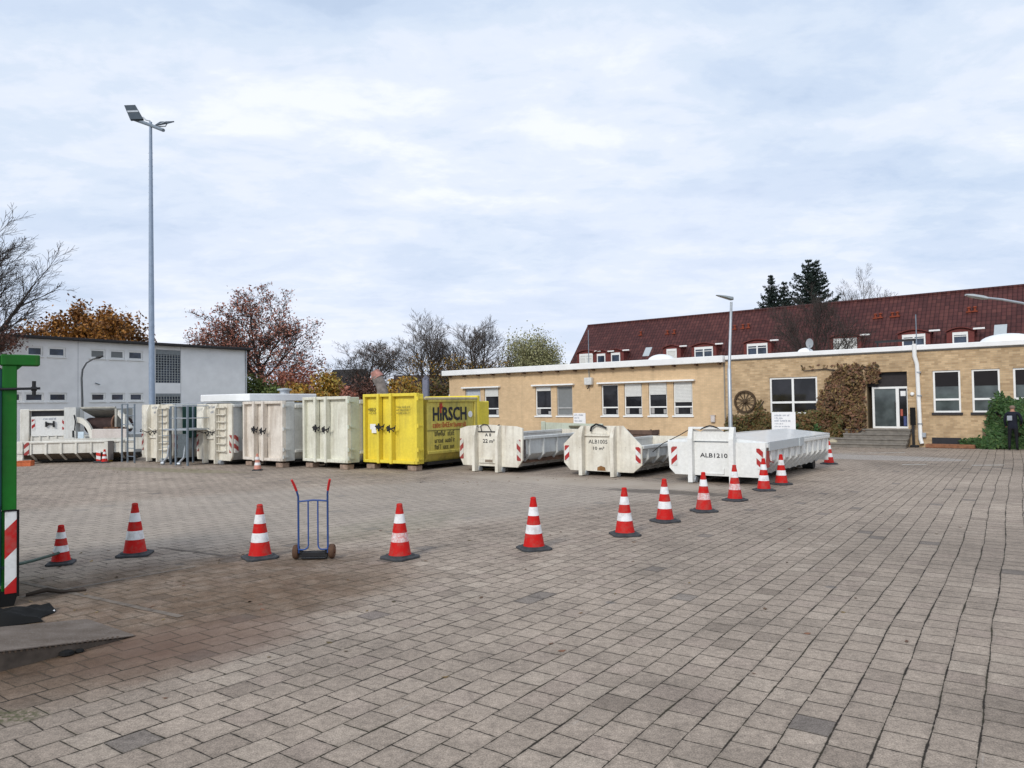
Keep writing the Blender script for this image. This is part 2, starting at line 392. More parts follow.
# ------------------------------------------------------------------ paving
def paving():
    m = N('grey_concrete_pavers'); c = m.coord()
    def dot(vec, d):
        x = m.n('ShaderNodeVectorMath', operation='DOT_PRODUCT'); m.l(vec, x.inputs[0]); x.inputs[1].default_value = d; return x.outputs['Value']
    a = R(34.6); U = (math.sin(a), math.cos(a), 0); V = (math.cos(a), -math.sin(a), 0)
    u = dot(c, U); v = dot(c, V)
    nb = m.noise(c, .16, 2, .5); nm = m.noise(c, 1.1, 2, .5)
    wob = m.math('ADD', m.math('MULTIPLY', m.math('SUBTRACT', nb, .5), .18), m.math('MULTIPLY', m.math('SUBTRACT', nm, .5), .035))
    eps = m.n('ShaderNodeMapRange', interpolation_type='SMOOTHSTEP'); m.l(v, eps.inputs[0])
    eps.inputs[1].default_value = -7; eps.inputs[2].default_value = -1; eps.inputs[3].default_value = .13; eps.inputs[4].default_value = 0
    v2 = m.math('SUBTRACT', v, m.math('MULTIPLY', eps.outputs[0], m.math('SUBTRACT', u, 2.0)))
    v2 = m.math('DIVIDE', m.math('ADD', v2, wob), .256)
    row = m.math('FLOOR', v2); fv = m.math('FRACT', v2)
    wn1 = m.n('ShaderNodeTexWhiteNoise', noise_dimensions='1D'); m.l(row, wn1.inputs['W'])
    half = m.math('MULTIPLY', m.math('MODULO', m.math('ABSOLUTE', row), 2.0), .5)
    u2 = m.math('ADD', m.math('ADD', m.math('DIVIDE', u, .256), half), m.math('MULTIPLY', wn1.outputs['Value'], .22))
    u2 = m.math('ADD', u2, m.math('MULTIPLY', nm, .35))
    colm = m.math('FLOOR', u2); fu = m.math('FRACT', u2)
    cb = m.n('ShaderNodeCombineXYZ'); m.l(colm, cb.inputs[0]); m.l(row, cb.inputs[1])
    wn2 = m.n('ShaderNodeTexWhiteNoise', noise_dimensions='2D'); m.l(cb.outputs[0], wn2.inputs['Vector'])
    sr = m.n('ShaderNodeSeparateColor'); m.l(wn2.outputs['Color'], sr.inputs[0])
    rnd, rnd2, rnd3 = sr.outputs[0], sr.outputs[1], sr.outputs[2]
    rag = m.math('MULTIPLY', m.math('SUBTRACT', m.noise(c, 19, 4, .65), .5), .017)
    du = m.math('ADD', m.math('MULTIPLY', m.math('MINIMUM', fu, m.math('SUBTRACT', 1, fu)), .256), rag)
    dv = m.math('ADD', m.math('MULTIPLY', m.math('MINIMUM', fv, m.math('SUBTRACT', 1, fv)), .256), rag)
    # some joints are wider than others
    wid = m.math('ADD', .0032, m.math('MULTIPLY', m.ramp(m.noise(c, 1.7, 4, .65), (.45, 0), (.75, 1)), .009))
    def step(x, lo, hi):
        r = m.n('ShaderNodeMapRange', interpolation_type='SMOOTHSTEP'); m.l(x, r.inputs[0]); m.set(r.inputs[1], lo); m.set(r.inputs[2], hi); return r.outputs[0]
    su = step(du, .0012, .0075)
    sv = step(dv, m.math('MULTIPLY', wid, .45), m.math('MULTIPLY', wid, 1.5))
    stone = m.math('MULTIPLY', su, sv)                       # 1 on a stone, 0 in a joint
    near = m.math('SUBTRACT', 1.0, step(m.math('MINIMUM', du, dv), .003, .034))
    # stone colours
    base = m.ramp(rnd, (0, (.235,.188,.150)), (.04, (.300,.243,.194)), (.5, (.323,.261,.208)), (.93, (.344,.279,.223)), (.99, (.366,.300,.240)))
    dk = m.math('GREATER_THAN', rnd2, .988)
    base = m.mix(m.math('MULTIPLY', dk, .5), base, (.10,.095,.095))
    pk = m.math('GREATER_THAN', rnd3, .9)
    base = m.mix(m.math('MULTIPLY', pk, .14), base, (.28,.205,.18))
    gr = m.noise(c, 95, 4, .75); gr2 = m.noise(c, 22, 5, .7)
    base = m.mix(1, base, m.ramp(gr, (.32, .50), (.5, 1.0), (.68, 1.50)), 'MULTIPLY')
    base = m.mix(1, base, m.ramp(gr2, (.3, .76), (.5, 1.0), (.7, 1.20)), 'MULTIPLY')
    g3 = m.noise(c, 5.5, 4, .6)
    base = m.mix(1, base, m.ramp(g3, (.3, .84), (.5, 1.0), (.72, 1.12)), 'MULTIPLY')
    base = m.mix(m.math('MULTIPLY', m.math('MULTIPLY', near, m.ramp(m.noise(c, 3.1, 4, .65), (.38, .1), (.68, 1))), .38), base, (.085,.070,.052))
    # worn patches and dirt at the scale of metres
    p1 = m.noise(c, .16, 5, .6, .5); p2 = m.noise(c, .7, 5, .62)
    base = m.mix(1, base, m.ramp(p1, (.34, .80), (.62, 1.12)), 'MULTIPLY')
    base = m.mix(1, base, m.ramp(p2, (.3, .80), (.5, 1.0), (.72, 1.10)), 'MULTIPLY')
    # tyre scuffs along the lanes
    uv = m.n('ShaderNodeCombineXYZ'); m.l(m.math('MULTIPLY', u, .12), uv.inputs[0]); m.l(m.math('MULTIPLY', v, 3.2), uv.inputs[1])
    sc = m.noise(uv.outputs[0], 1.0, 4, .6)
    lane = step(v, 1.2, 3.5)
    base = m.mix(m.math('MULTIPLY', m.math('MULTIPLY', m.ramp(sc, (.56, 0), (.70, 1)), lane), .22), base, (.40,.36,.32))
    uv2 = m.n('ShaderNodeCombineXYZ'); m.l(m.math('MULTIPLY', u, 1.1), uv2.inputs[0]); m.l(m.math('MULTIPLY', v, 16.0), uv2.inputs[1])
    sc2 = m.noise(uv2.outputs[0], 1.0, 3, .6)
    base = m.mix(m.math('MULTIPLY', m.ramp(sc2, (.68, 0), (.74, 1)), .22), base, (.50,.47,.43))
    # spots: chewing gum, oil
    vo = m.n('ShaderNodeTexVoronoi'); vo.inputs['Scale'].default_value = .75; m.l(c, vo.inputs['Vector'])
    spot = m.math('MULTIPLY', m.ramp(m.math('ADD', vo.outputs['Distance'], m.math('MULTIPLY', gr2, .03)), (.055, 1), (.075, 0)), .55)
    base = m.mix(spot, base, (.12,.115,.115))
    joint = m.mix(m.ramp(m.noise(c, 2.3, 4), (.45, 0), (.7, 1)), (.024,.019,.014), (.046,.040,.022))
    # ---- places with their own look
    def blob(px, py, rx, ry, rot, soft=.35, nz=.5, ns=.8):
        g = gnd(px, py)
        mp = m.mapping(m.mapping(c, loc=(-g.x, -g.y, 0)), rot=(0, 0, -rot), sc=(1, 1, 1))
        mp = m.mapping(mp, sc=(1/rx, 1/ry, 0))
        ln = m.n('ShaderNodeVectorMath', operation='LENGTH'); m.l(mp, ln.inputs[0])
        d = m.math('ADD', ln.outputs['Value'], m.math('MULTIPLY', m.math('SUBTRACT', m.noise(c, ns, 5, .65), .5), nz*2))
        return m.ramp(d, (max(0, 1-soft), 1), (1+soft, 0))
    brown = blob(125, 606, 3.7, 2.5, R(50), .35, .35, 1.2)
    brown = m.math('MULTIPLY', brown, m.ramp(m.noise(c, 3.5, 5), (.3, .55), (.6, 1)))
    base = m.mix(m.math('MULTIPLY', brown, .9), base, m.mix(1, base, (.47,.385,.315), 'MULTIPLY'))
    joint = m.mix(m.math('MULTIPLY', brown, .7), joint, (.10,.075,.05))
    brown3 = blob(70, 668, 1.6, 1.0, R(35), .5, .45, 1.6)
    base = m.mix(m.math('MULTIPLY', brown3, .7), base, m.mix(1, base, (.52,.43,.36), 'MULTIPLY'))
    brown2 = blob(300, 590, 2.0, 1.1, R(35), .5, .5, 1.4)
    base = m.mix(m.math('MULTIPLY', brown2, .6), base, m.mix(1, base, (.78,.70,.62), 'MULTIPLY'))
    reddish = blob(200, 640, 1.2, .9, R(40), .5, .5, 2.0)
    base = m.mix(m.math('MULTIPLY', reddish, .4), base, (.20,.125,.095))
    far = blob(330, 505, 9.5, 4.2, R(25), .25, .25, .4)      # worn pale stones in front of the containers
    base = m.mix(m.math('MULTIPLY', far, .40), base, (.40,.352,.30))
    joint = m.mix(m.math('MULTIPLY', far, .35), joint, (.14,.13,.10))
    moss = blob(395, 525, 2.2, 1.0, R(60), .5, .7, 2.0)
    joint = m.mix(m.math('MULTIPLY', moss, .7), joint, (.07,.085,.03))
    base = m.mix(m.math('MULTIPLY', moss, .22), base, (.15,.15,.09))
    mossf = blob(12, 716, .28, .16, 0, .5, .6, 6)
    mossf = m.math('MULTIPLY', mossf, m.ramp(m.noise(c, 30, 4), (.4, 0), (.55, 1)))
    path = m.math('MINIMUM', m.math('ADD', blob(860, 457, 3.6, 1.3, R(-39), .1, .12, 1.0), 0), 1.0)
    base = m.mix(m.math('MULTIPLY', path, .45), base, (.42,.40,.38))
    dust = blob(585, 482, 4.6, 1.0, R(-33), .3, .4, .9)
    dustc = m.mix(m.ramp(p2, (.3, 0), (.7, 1)), (.33,.27,.21), (.42,.36,.30))
    weeds = blob(165, 470, 3.8, .75, R(-25), .35, .5, 1.1)
    oil = blob(665, 492, 1.8, .5, R(-30), .4, .5, 1.5)
    cc = m.mix(stone, joint, base)
    cc = m.mix(m.math('MULTIPLY', dust, .8), cc, dustc)
    cc = m.mix(m.math('MULTIPLY', weeds, .75), cc, m.mix(m.ramp(m.noise(c, 6, 5), (.35, 0), (.65, 1)), (.16,.14,.06), (.30,.26,.19)))
    cc = m.mix(m.math('MULTIPLY', oil, .7), cc, (.07,.06,.05))
    cc = m.mix(m.math('MULTIPLY', mossf, .75), cc, (.06,.068,.025))
    # height: chamfered stones, each laid a touch askew
    hs = m.math('MULTIPLY', stone, 1.0)
    hs = m.math('ADD', hs, m.math('MULTIPLY', rnd, .28))
    tl = m.math('MULTIPLY', m.math('SUBTRACT', rnd2, .5), m.math('MULTIPLY', fu, .8))
    hs = m.math('ADD', hs, tl)
    hs = m.math('ADD', hs, m.math('MULTIPLY', gr, .22))
    hs = m.math('SUBTRACT', hs, m.math('MULTIPLY', dust, m.math('MULTIPLY', stone, .8)))
    m.bump(hs, .55, .008)
    return m.fin(cc, m.math('ADD', .78, m.math('MULTIPLY', gr2, .2)), 0, .2)
PAVE = paving()
mb = MB(); mb.quad((-700,-500,0),(700,-500,0),(700,1100,0),(-700,1100,0))
o = mb.build('ground', plain('dark_grassy_soil', (.09,.085,.05), .95, 0, .3, .3), fix=False); o.location.z = -.02; tag(o, kind='structure')
mb = MB(); mb.quad((-46,-26,0),(46,-26,0),(46,44,0),(-46,44,0))
o = mb.build('yard_paving', PAVE, fix=False); tag(o, kind='structure')
# pale stone bands and worn paint lines laid in the yard
PLINE = plain('worn_white_paint', (.58,.57,.53), .8, 0, .35, 7)
PSTONE = plain('pale_paver_band', (.16,.13,.105), .9, 0, .4, 8, .1)
def strip(name, p, q, wd, mat, z=.004):
    a = gnd(*p); b = gnd(*q); d = (b-a).normalized(); s = Vector((-d.y, d.x, 0))*wd/2
    rng = random.Random(int(p[0]*7+p[1])); L = (b-a).length; mb = MB(); x = 0
    while x < L:                                       # broken, worn pieces
        l = min(rng.uniform(.4, 1.1), L-x)
        if rng.random() < .88:
            p0 = a+d*x; p1 = a+d*(x+l-.012)
            j = lambda: s*rng.uniform(.8, 1.05)
            mb.quad(p0-j()+Vector((0,0,z)), p1-j()+Vector((0,0,z)), p1+j()+Vector((0,0,z)), p0+j()+Vector((0,0,z)))
        x += l
    o = mb.build(name, mat); tag(o, kind='structure'); return o
strip('painted_line', (972, 465.3), (1100, 464.5), .11, PLINE)
strip('painted_line', (902, 464.6), (928, 464.4), .10, PLINE)
strip('painted_line', (838, 453.4), (905, 452.6), .10, PLINE)
strip('pale_paver_band', (20, 597.6), (196, 566.5), .075, PSTONE)
strip('pale_paver_band', (20, 582), (182, 617), .08, PSTONE)
strip('pale_paver_band', (160, 547.5), (232, 557), .07, PSTONE)
# ------------------------------------------------------------------ traffic cones
def conemat(name, col, scuff=0.0, rough=.42):
    m = N(name); c = m.coord(); oi = m.n('ShaderNodeObjectInfo')
    v = m.n('ShaderNodeVectorMath', operation='ADD'); m.l(c, v.inputs[0])
    k = m.n('ShaderNodeVectorMath', operation='SCALE'); k.inputs['Scale'].default_value = 9.0
    cc_ = m.n('ShaderNodeCombineXYZ'); m.l(oi.outputs['Random'], cc_.inputs[0]); m.l(cc_.outputs[0], k.inputs[0]); m.l(k.outputs[0], v.inputs[1])
    n = m.noise(v.outputs[0], 9, 5, .65); n2 = m.noise(v.outputs[0], 28, 4)
    cc = m.mix(m.math('MULTIPLY', m.ramp(n, (.46, 0), (.70, 1)), .42), col, (.20,.13,.10))
    if scuff: cc = m.mix(m.math('MULTIPLY', m.ramp(n2, (.36, .15), (.66, 1)), scuff), cc, (.60,.10,.07))
    return m.fin(cc, rough, 0, .12)
C_RED = conemat('cone_red_plastic', (.50,.012,.010), rough=.6); C_BAND = conemat('cone_white_band', (.80,.80,.80)); C_SCUFF = conemat('scuffed_white_band', (.74,.72,.72), .75)
C_FADE = conemat('faded_pink_cone', (.55,.24,.18)); C_BASE = plain('recycled_rubber_base', (.055,.058,.062), .85, 0, .25, 9, .1)
def cone_proto(h, rb, rt, base, low_scuff=False, red=None):
    root = bpy.data.objects.new('traffic_cone', None); COL.objects.link(root)
    red = red or C_RED
    b = MB()                                                      # octagonal rubber foot with a raised middle
    k = base*.30
    def octa(r, c):
        return [(-r+c,-r),(r-c,-r),(r,-r+c),(r,r-c),(r-c,r),(-r+c,r),(-r,r-c),(-r,-r+c)]
    rings = [(octa(base/2, k*.45), 0.0), (octa(base/2, k*.45), .022), (octa(base/2-.012, k*.42), .030), (octa(base*.37, k*.3), .034), (octa(base*.355, k*.3), .048), (octa(rb*1.05, k*.3), .050)]
    vs = [(x,y,z) for poly, z in rings for x, y in poly]; fs = [tuple(range(7,-1,-1)), tuple(range(40,48))]
    for i in range(5):
        for j in range(8): fs.append((i*8+j, i*8+(j+1)%8, (i+1)*8+(j+1)%8, (i+1)*8+j))
    b.add(vs, fs); b.build('rubber_base', C_BASE, root)
    z0 = .048; rad = lambda z: rb + (rt-rb)*(z-z0)/(h-z0)
    m = MB(); m.lathe([(rb+.008, z0), (rb, z0+.015), (rad(h-.03), h-.03), (rad(h-.03)+.004, h-.024), (rt+.003, h-.006), (rt-.006, h), (rt-.012, h-.004), (rt-.016, h-.05)], 28)
    m.build('cone_body', red, root, smooth=True)
    for i, (a, c) in enumerate(((.26+.02, .46), (.62, .80))):
        za, zb = h*a+.02, h*c+.01
        m = MB(); m.lathe([(rad(za)-.004, za), (rad(za)+.0025, za), (rad(zb)+.0025, zb), (rad(zb)-.004, zb)], 28)
        m.build('reflective_band', C_SCUFF if (low_scuff and i == 0) else C_BAND, root, smooth=True)
    return root
big = cone_proto(.745, .150, .035, .44)
scuffed = cone_proto(.745, .150, .035, .44, True)
small = cone_proto(.53, .115, .032, .33)
faded = cone_proto(.56, .12, .035, .30, False, C_FADE)
GRP = 'traffic cones fencing off the yard'
cones = [
 (135, 555, big, 12, 'large clean red and white cone between the small cone and the hand truck\'s nearest cone'),
 (260, 558, big, 35, 'large red and white cone standing just left of the blue hand truck'),
 (400, 558, scuffed, 50, 'large cone with scuffed lower band right of the blue hand truck'),
 (534, 549, big, 20, 'large clean red and white cone standing in front of the cream 22 m³ skip'),
 (625, 535, big, 8, 'large clean red and white cone nearest the front of the peaked skip'),
 (665, 521.5, big, 28, 'clean striped cone before the gap between the peaked skip and the ALB1210 skip'),
 (704, 511.5, scuffed, 15, 'scuffed striped cone under the left hook post of the ALB1210 skip'),
 (735, 500.5, scuffed, 40, 'scuffed striped cone under the right hook post of the ALB1210 skip'),
 (764, 490.5, big, 5, 'clean striped cone at the near right corner of the ALB1210 skip'),
 (781.5, 484.5, big, 33, 'clean striped cone beside the long side of the ALB1210 skip'),
 (829, 464, big, 10, 'distant striped cone half hidden behind the far end of the ALB1210 skip'),
]
used = set()
for px, py, proto, rot, lab in cones:
    c = proto if proto not in used else copy_tree(proto)
    used.add(proto); g = gnd(px, py)
    c.location = (g.x, g.y, .004); c.rotation_euler = (0, 0, R(rot)); tag(c, lab, 'traffic cone', GRP)
g = gnd(61, 564); small.location = (g.x, g.y, .004); small.rotation_euler.z = R(20)
tag(small, 'small red and white cone touched by the green pole', 'traffic cone', GRP)
s2 = copy_tree(small); g = gnd(104.6, 462.8); s2.location = (g.x, g.y, .004); tag(s2, 'tiny distant striped cone before the long low skip, beside a striped beacon board', 'traffic cone')
if 'group' in s2: del s2['group']
g = gnd(257.5, 470.5); faded.location = (g.x, g.y, .004); tag(faded, 'faded pink cone standing close before the cream white door container', 'traffic cone')
# ------------------------------------------------------------------ beacon board, yellow tub and orange tub by the long low skip
g = gnd(98.5, 462.5); e = empty('beacon_board', (g.x, g.y, 0), R(10), 'red and white striped beacon board in front of the long low skip', 'beacon board')
m = MB(); m.box(-.085,.085,-.02,.02,.06,.46, b=.01); m.build('striped_board', hazard('beacon_stripes', (.62,.04,.03), (.8,.8,.78), .26, .25), e)
m = MB(); m.box(-.16,.16,-.12,.12,0,.06, b=.015); m.build('foot', C_BASE, e)
g = gnd(109.5, 461.5); e = empty('plastic_tub', (g.x, g.y, 0), .3, 'dull yellow plastic tub beside the distant striped cone', 'tub')
m = MB(); m.lathe([(.12,0),(.17,.30),(.185,.31),(.185,.34),(.165,.34),(.12,.06)], 18); m.build('body', plain('dull_yellow_plastic', (.30,.20,.04), .6, 0, .3), e, smooth=True)
m = MB(); m.tube([(-.17,0,.32),(-.15,-.03,.44),(0,-.05,.48),(.15,-.03,.44),(.17,0,.32)], .008, 6); m.build('handle', DARKMET, e)
g = gnd(25, 466); e = empty('crate', (g.x, g.y, 0), .2, 'flat orange crate at the left end of the long low skip', 'crate')
m = MB(); m.box(-.26,.26,-.18,.18,0,.03); m.box(-.26,.26,-.18,-.16,.03,.2); m.box(-.26,.26,.16,.18,.03,.2); m.box(-.26,-.24,-.16,.16,.03,.2); m.box(.24,.26,-.16,.16,.03,.2); m.box(-.28,.28,-.2,-.18,.17,.2)
m.build('body', plain('orange_plastic', (.50,.13,.05), .5, 0, .25), e)
# ------------------------------------------------------------------ hand truck
HT_BLUE = paint('blue_tube_paint', (.035,.085,.27), (.05,.045,.05), .35, .25, .4)
HT_RED = plain('red_rubber_grip', (.55,.03,.03), .5); TYRE = plain('brown_dusty_tyre', (.10,.055,.035), .85, 0, .2, 12); RIM = plain('dull_wheel_rim', (.16,.08,.05), .6, .2)
a = gnd(313, 560); e = empty('hand_truck', (a.x, a.y, .004), R(2), 'blue steel hand truck with red grips standing between two cones', 'hand truck')
W = .20
m = MB()
for s in (-1, 1):
    m.tube([(s*W,.02,.09),(s*W,.02,.86),(s*(W+.004),.0,.90)], .0135, 10)
    m.tube([(s*(W+.004),.0,.90),(s*(W+.02),-.03,.98),(s*(W+.032),-.05,1.02)], .0135, 10)
m.tube([(-W,.02,.795),(0,.02,.812),(W,.02,.80)], .012, 8)
m.build('frame', HT_BLUE, e, smooth=True)
for s in (-1, 1):
    m = MB(); m.tube([(s*.066,.02,.80),(s*.066,.02,.20),(s*.075,.015,.165),(s*.10,0,.145),(s*.13,-.01,.14),(s*(W-.0),.01,.14)], .0105, 8); m.build('inner_bar', HT_BLUE, e, smooth=True)
    m = MB(); m.tube([(s*(W+.014),-.02,.95),(s*(W+.034),-.055,1.03),(s*(W+.058),-.095,1.105)], [.017,.018,.016], 10); m.build('grip', HT_RED, e, smooth=True)
m = MB(); m.box(-.17,.17,.0,.22,.012,.024, b=.004); m.box(-.20,.20,.02,.05,.03,.10, b=.008); m.build('toe_plate', DARKMET, e)
m = MB(); m.tube([(-.28,.07,.10),(.28,.07,.10)], .011, 8); m.box(-.19,-.16,.02,.09,.07,.13); m.box(.16,.19,.02,.09,.07,.13); m.build('axle', DARKMET, e)
for s in (-1, 1):
    m = MB(); r = .10; t = .036
    m.lathe([(r*.60,-t*.8),(r*.86,-t),(r*.97,-t*.6),(r,0),(r*.97,t*.6),(r*.86,t),(r*.60,t*.8)], 24, (s*.245,.07,.10), axis='x')
    wv = m.build('wheel', TYRE, e, smooth=True)
    m = MB(); m.lathe([(.012,-.05),(.03,-.05),(.03,-.034),(.062,-.033),(.062,.033),(.03,.034),(.03,.05),(.012,.05)], 18, (s*.245,.07,.10), axis='x'); m.build('rim', RIM, wv, smooth=True)
# ------------------------------------------------------------------ green press at the left edge
gb = gnd(16, 604)
gp = empty('green_press_container', (gb.x, gb.y, 0), R(37), 'bright green steel press container cut off by the left edge, with red white warning board', 'press container')
# local: +x right (end post at x=0), +y away from the camera
m = MB()
m.box(-.125,0,-.05,.09,1.02,2.60, b=.008)                       # corner post above the warning board
m.box(-.125,-.02,-.03,.07,.14,1.02, b=.008)
m.build('corner_post', GREENP, gp)
m = MB(); m.box(-.14,.20,-.06,.12,2.60,2.72, b=.01); m.prism([(.0,2.60),(.05,2.60),(.0,2.55)], -.03,.05,'xz'); m.box(-2.2,-.14,-.05,.10,2.60,2.715, b=.01); m.build('top_beam', GREENP, gp)
m = MB(); m.box(-2.2,-.128,-.02,.07,.22,2.56)
for x in (-.55,-1.0,-1.5,-2.0): m.box(x-.04,x+.04,-.05,-.02,.22,2.56)
m.build('side_panel', TEAL, gp)
m = MB(); m.box(-2.15,-.16,.1,1.9,.2,2.4); m.build('body', GREENP, gp); gp.scale = (1.06, 1.0, 1.0)
m = MB(); m.box(-.10,.010,-.075,-.052,.135,1.02, b=.004); wb = m.build('warning_board', HAZ_BIG, gp)
m = MB(); m.box(.0,.022,-.085,-.05,.10,1.03); m.box(-.11,.0,-.083,-.05,1.02,1.035); m.build('board_edge', BLACK, wb)
m = MB(); m.prism([(-.30,-.0),(-.02,.0),(.01,.12),(.0,.16),(-.30,.16)], -.07,.12,'xz'); m.box(-2.1,-.30,-.02,.2,.0,.18); m.build('skid', BLACK, gp)
m = MB(); m.tube([(-.16,-.06,2.34),(.20,-.08,2.35)], .014, 8); m.tube([(.145,-.08,2.27),(.145,-.08,2.43)], .018, 8); m.tube([(.12,-.08,2.345),(.17,-.08,2.345)], .024, 8); m.build('locking_bar', DARKMET, gp, smooth=True)
m = MB(); m.box(-.2,-.16,-.06,.0,.3,1.1); m.tube([(-.185,-.075,.1),(-.185,-.075,2.4)], .016, 8); m.build('locking_rod', DKGREEN, gp)
# green pole from the press to the small cone
p0 = Vector((gb.x-.08, gb.y-.10, .415)); c0 = Vector(small.location)
d = (c0-p0); d.z = 0; d.normalize(); p1 = c0 - d*.115; p1.z = .17
pt = MB(); pt.tube([p0, (p0+p1)/2 + Vector((0,0,-.01)), p1], .019, 8); o = pt.build('barrier_pole', DKGREEN, None, smooth=True)
tag(o, 'dark green pole reaching from the press container to the small cone', 'pole')
# steel loading ramp
RU = Vector((math.sin(R(36)), math.cos(R(36)), 0)); RV = Vector((-RU.y, RU.x, 0))
tip = gnd(135.5, 636.5)
e = empty('loading_ramp', (tip.x, tip.y, 0), R(-36), 'grey checker plate loading ramp at the lower left corner', 'ramp')
# local: +y = RU (downhill tip at y=0), +x to the right of RU; the ramp lies at x<0, y<0
CHK = N('worn_checker_plate'); cc_ = CHK.coord(); 
vv = CHK.n('ShaderNodeTexVoronoi'); vv.inputs['Scale'].default_value = 26; CHK.l(CHK.mapping(cc_, rot=(0,0,.78), sc=(1,2.2,1)), vv.inputs['Vector'])
nn = CHK.noise(cc_, 3.5, 5, .6)
colr = CHK.mix(CHK.ramp(nn, (.35, 0), (.65, 1)), (.125,.098,.078), (.195,.16,.135)); colr = CHK.mix(CHK.math('MULTIPLY', CHK.ramp(vv.outputs['Distance'], (.15, 1), (.3, 0)), .35), colr, (.29,.26,.235))
CHK.bump(vv.outputs['Distance'], .4, .004); CHK.fin(colr, .8, 0.0, .1); CHK = CHK.mat
m = MB(); L = 2.8; Wd = .95; zt = .42
m.add([(0,0,.012),(-Wd,0,.012),(-Wd,-L,zt),(0,-L,zt),(0,0,.004),(-Wd,0,.004),(-Wd,-L,zt-.012),(0,-L,zt-.012)], [(0,1,2,3),(4,7,6,5),(0,4,5,1),(3,2,6,7),(0,3,7,4),(1,5,6,2)])
m.build('deck_plate', CHK, e)
m = MB(); m.add([(-.01,-.12,.0),(-.01,-L,.0),(-.01,-L,zt-.014),(-.01,-.10,.008),(-.03,-.12,.0),(-.03,-L,.0),(-.03,-L,zt-.014),(-.03,-.10,.008)], [(0,1,2,3),(7,6,5,4),(0,4,5,1),(1,5,6,2),(2,6,7,3),(3,7,4,0)])
m.build('side_cheek', plain('dirty_ramp_steel', (.095,.075,.06), .8, .1, .4, 6, .15), e)
m = MB()
rng = random.Random(4)
for i in range(60):
    y = -.16 - i*.043; m.box(-.012,-.004,y-.008,y+.008, zt*(-y/L)*.86, zt*(-y/L)*.86+.022)
m.build('grip_teeth', plain('rusty_ramp_edge', (.12,.085,.06), .85, .1, .3, 10), e)
m = MB()
vsx = []
for k in range(1):
    m.lathe([(.02,0),(.06,.012),(.05,.035),(.02,.045),(.0,.04)], 9, (.02,-.60,0))
    m.lathe([(.02,0),(.04,.01),(.03,.025),(.0,.03)], 7, (.03,-.50,0))
o = m.build('torn_rubber_strip', BLACK, e)
# crumpled black rubber mats under the press
def mat_thing(loc, sx, sy, seed, label, rz):
    rng = random.Random(seed); n = 16; mb = MB(); vs = []; fs = []
    for i in range(n+1):
        for j in range(n+1):
            u, v = i/n*2-1, j/n*2-1
            z = .03 + .07*max(0, math.sin(u*3.1+seed)*math.cos(v*2.2+seed*.7)) + .04*max(0, math.sin(v*7+u*2)) * (1-u*u) + rng.uniform(0,.012)
            if max(abs(u), abs(v)) > .99: z *= .15
            vs.append((u*sx*(1+.1*math.sin(v*4)), v*sy*(1+.12*math.cos(u*3)), z))
    for i in range(n):
        for j in range(n):
            a = i*(n+1)+j; fs.append((a, a+n+1, a+n+2, a+1))
    mb.add(vs, fs); o = mb.build('rubber_mat', BLACK, None, smooth=True); o.location = loc; o.rotation_euler.z = rz
    tag(o, label, 'mat'); return o
g = gnd(8, 619); mat_thing((g.x, g.y, .004), .36, .30, 1.0, 'crumpled black rubber mat under the corner of the green press', .3)
g = gnd(56, 594); mb = MB(); mb.tube([g+Vector((-.28,-.10,.02)), g+Vector((-.1,.0,.05)), g+Vector((.05,.02,.02)), g+Vector((.28,.12,.015))], [.02,.03,.02,.012], 6)
o = mb.build('wood_splinter', plain('dark_wood', (.06,.045,.035), .9), None); tag(o, 'dark splinter of wood lying beside the rubber mat', 'debris')
g = gnd(50, 612.5); mb = MB(); mb.box(-.045,.045,-.03,.03,0,.018, b=.006); o = mb.build('crushed_paper_cup', SIGNWHITE, None); o.location = (g.x, g.y, .005); o.rotation_euler.z = .6; tag(o, 'tiny crushed white cup lying beside the black rubber mat', 'litter')
# ------------------------------------------------------------------ roll-off containers
AZ = 37.5
def cont_root(name, px, Y, W, label, cat, az=AZ, group=None):
    """empty at the middle of the front foot; local +x along the front to the right, +y along the length, z up"""
    X = at(px, 400, Y).x; xd = Vector((math.cos(R(az)), -math.sin(R(az)), 0))
    p = Vector((X, Y, 0)) - xd*W/2
    return empty(name, (p.x, p.y, 0), R(-az), label, cat, group)
def lock_gear(m, x, z):
    m.tube([(x-.16,-.15,z+.02),(x+.02,-.17,z-.03),(x+.22,-.16,z+.03)], .025, 8)
    m.tube([(x,-.16,z-.14),(x,-.16,z+.12)], .03, 8)
    m.tube([(x+.05,-.17,z+.0),(x+.20,-.18,z-.10),(x+.27,-.17,z+.10)], .018, 6)
    m.lathe([(.0,-.03),(.07,-.03),(.07,.03),(.0,.03)], 12, (x-.02,-.15,z), axis='y')
    m.box(x-.12,x-.06,-.17,-.10,z-.10,z+.08)
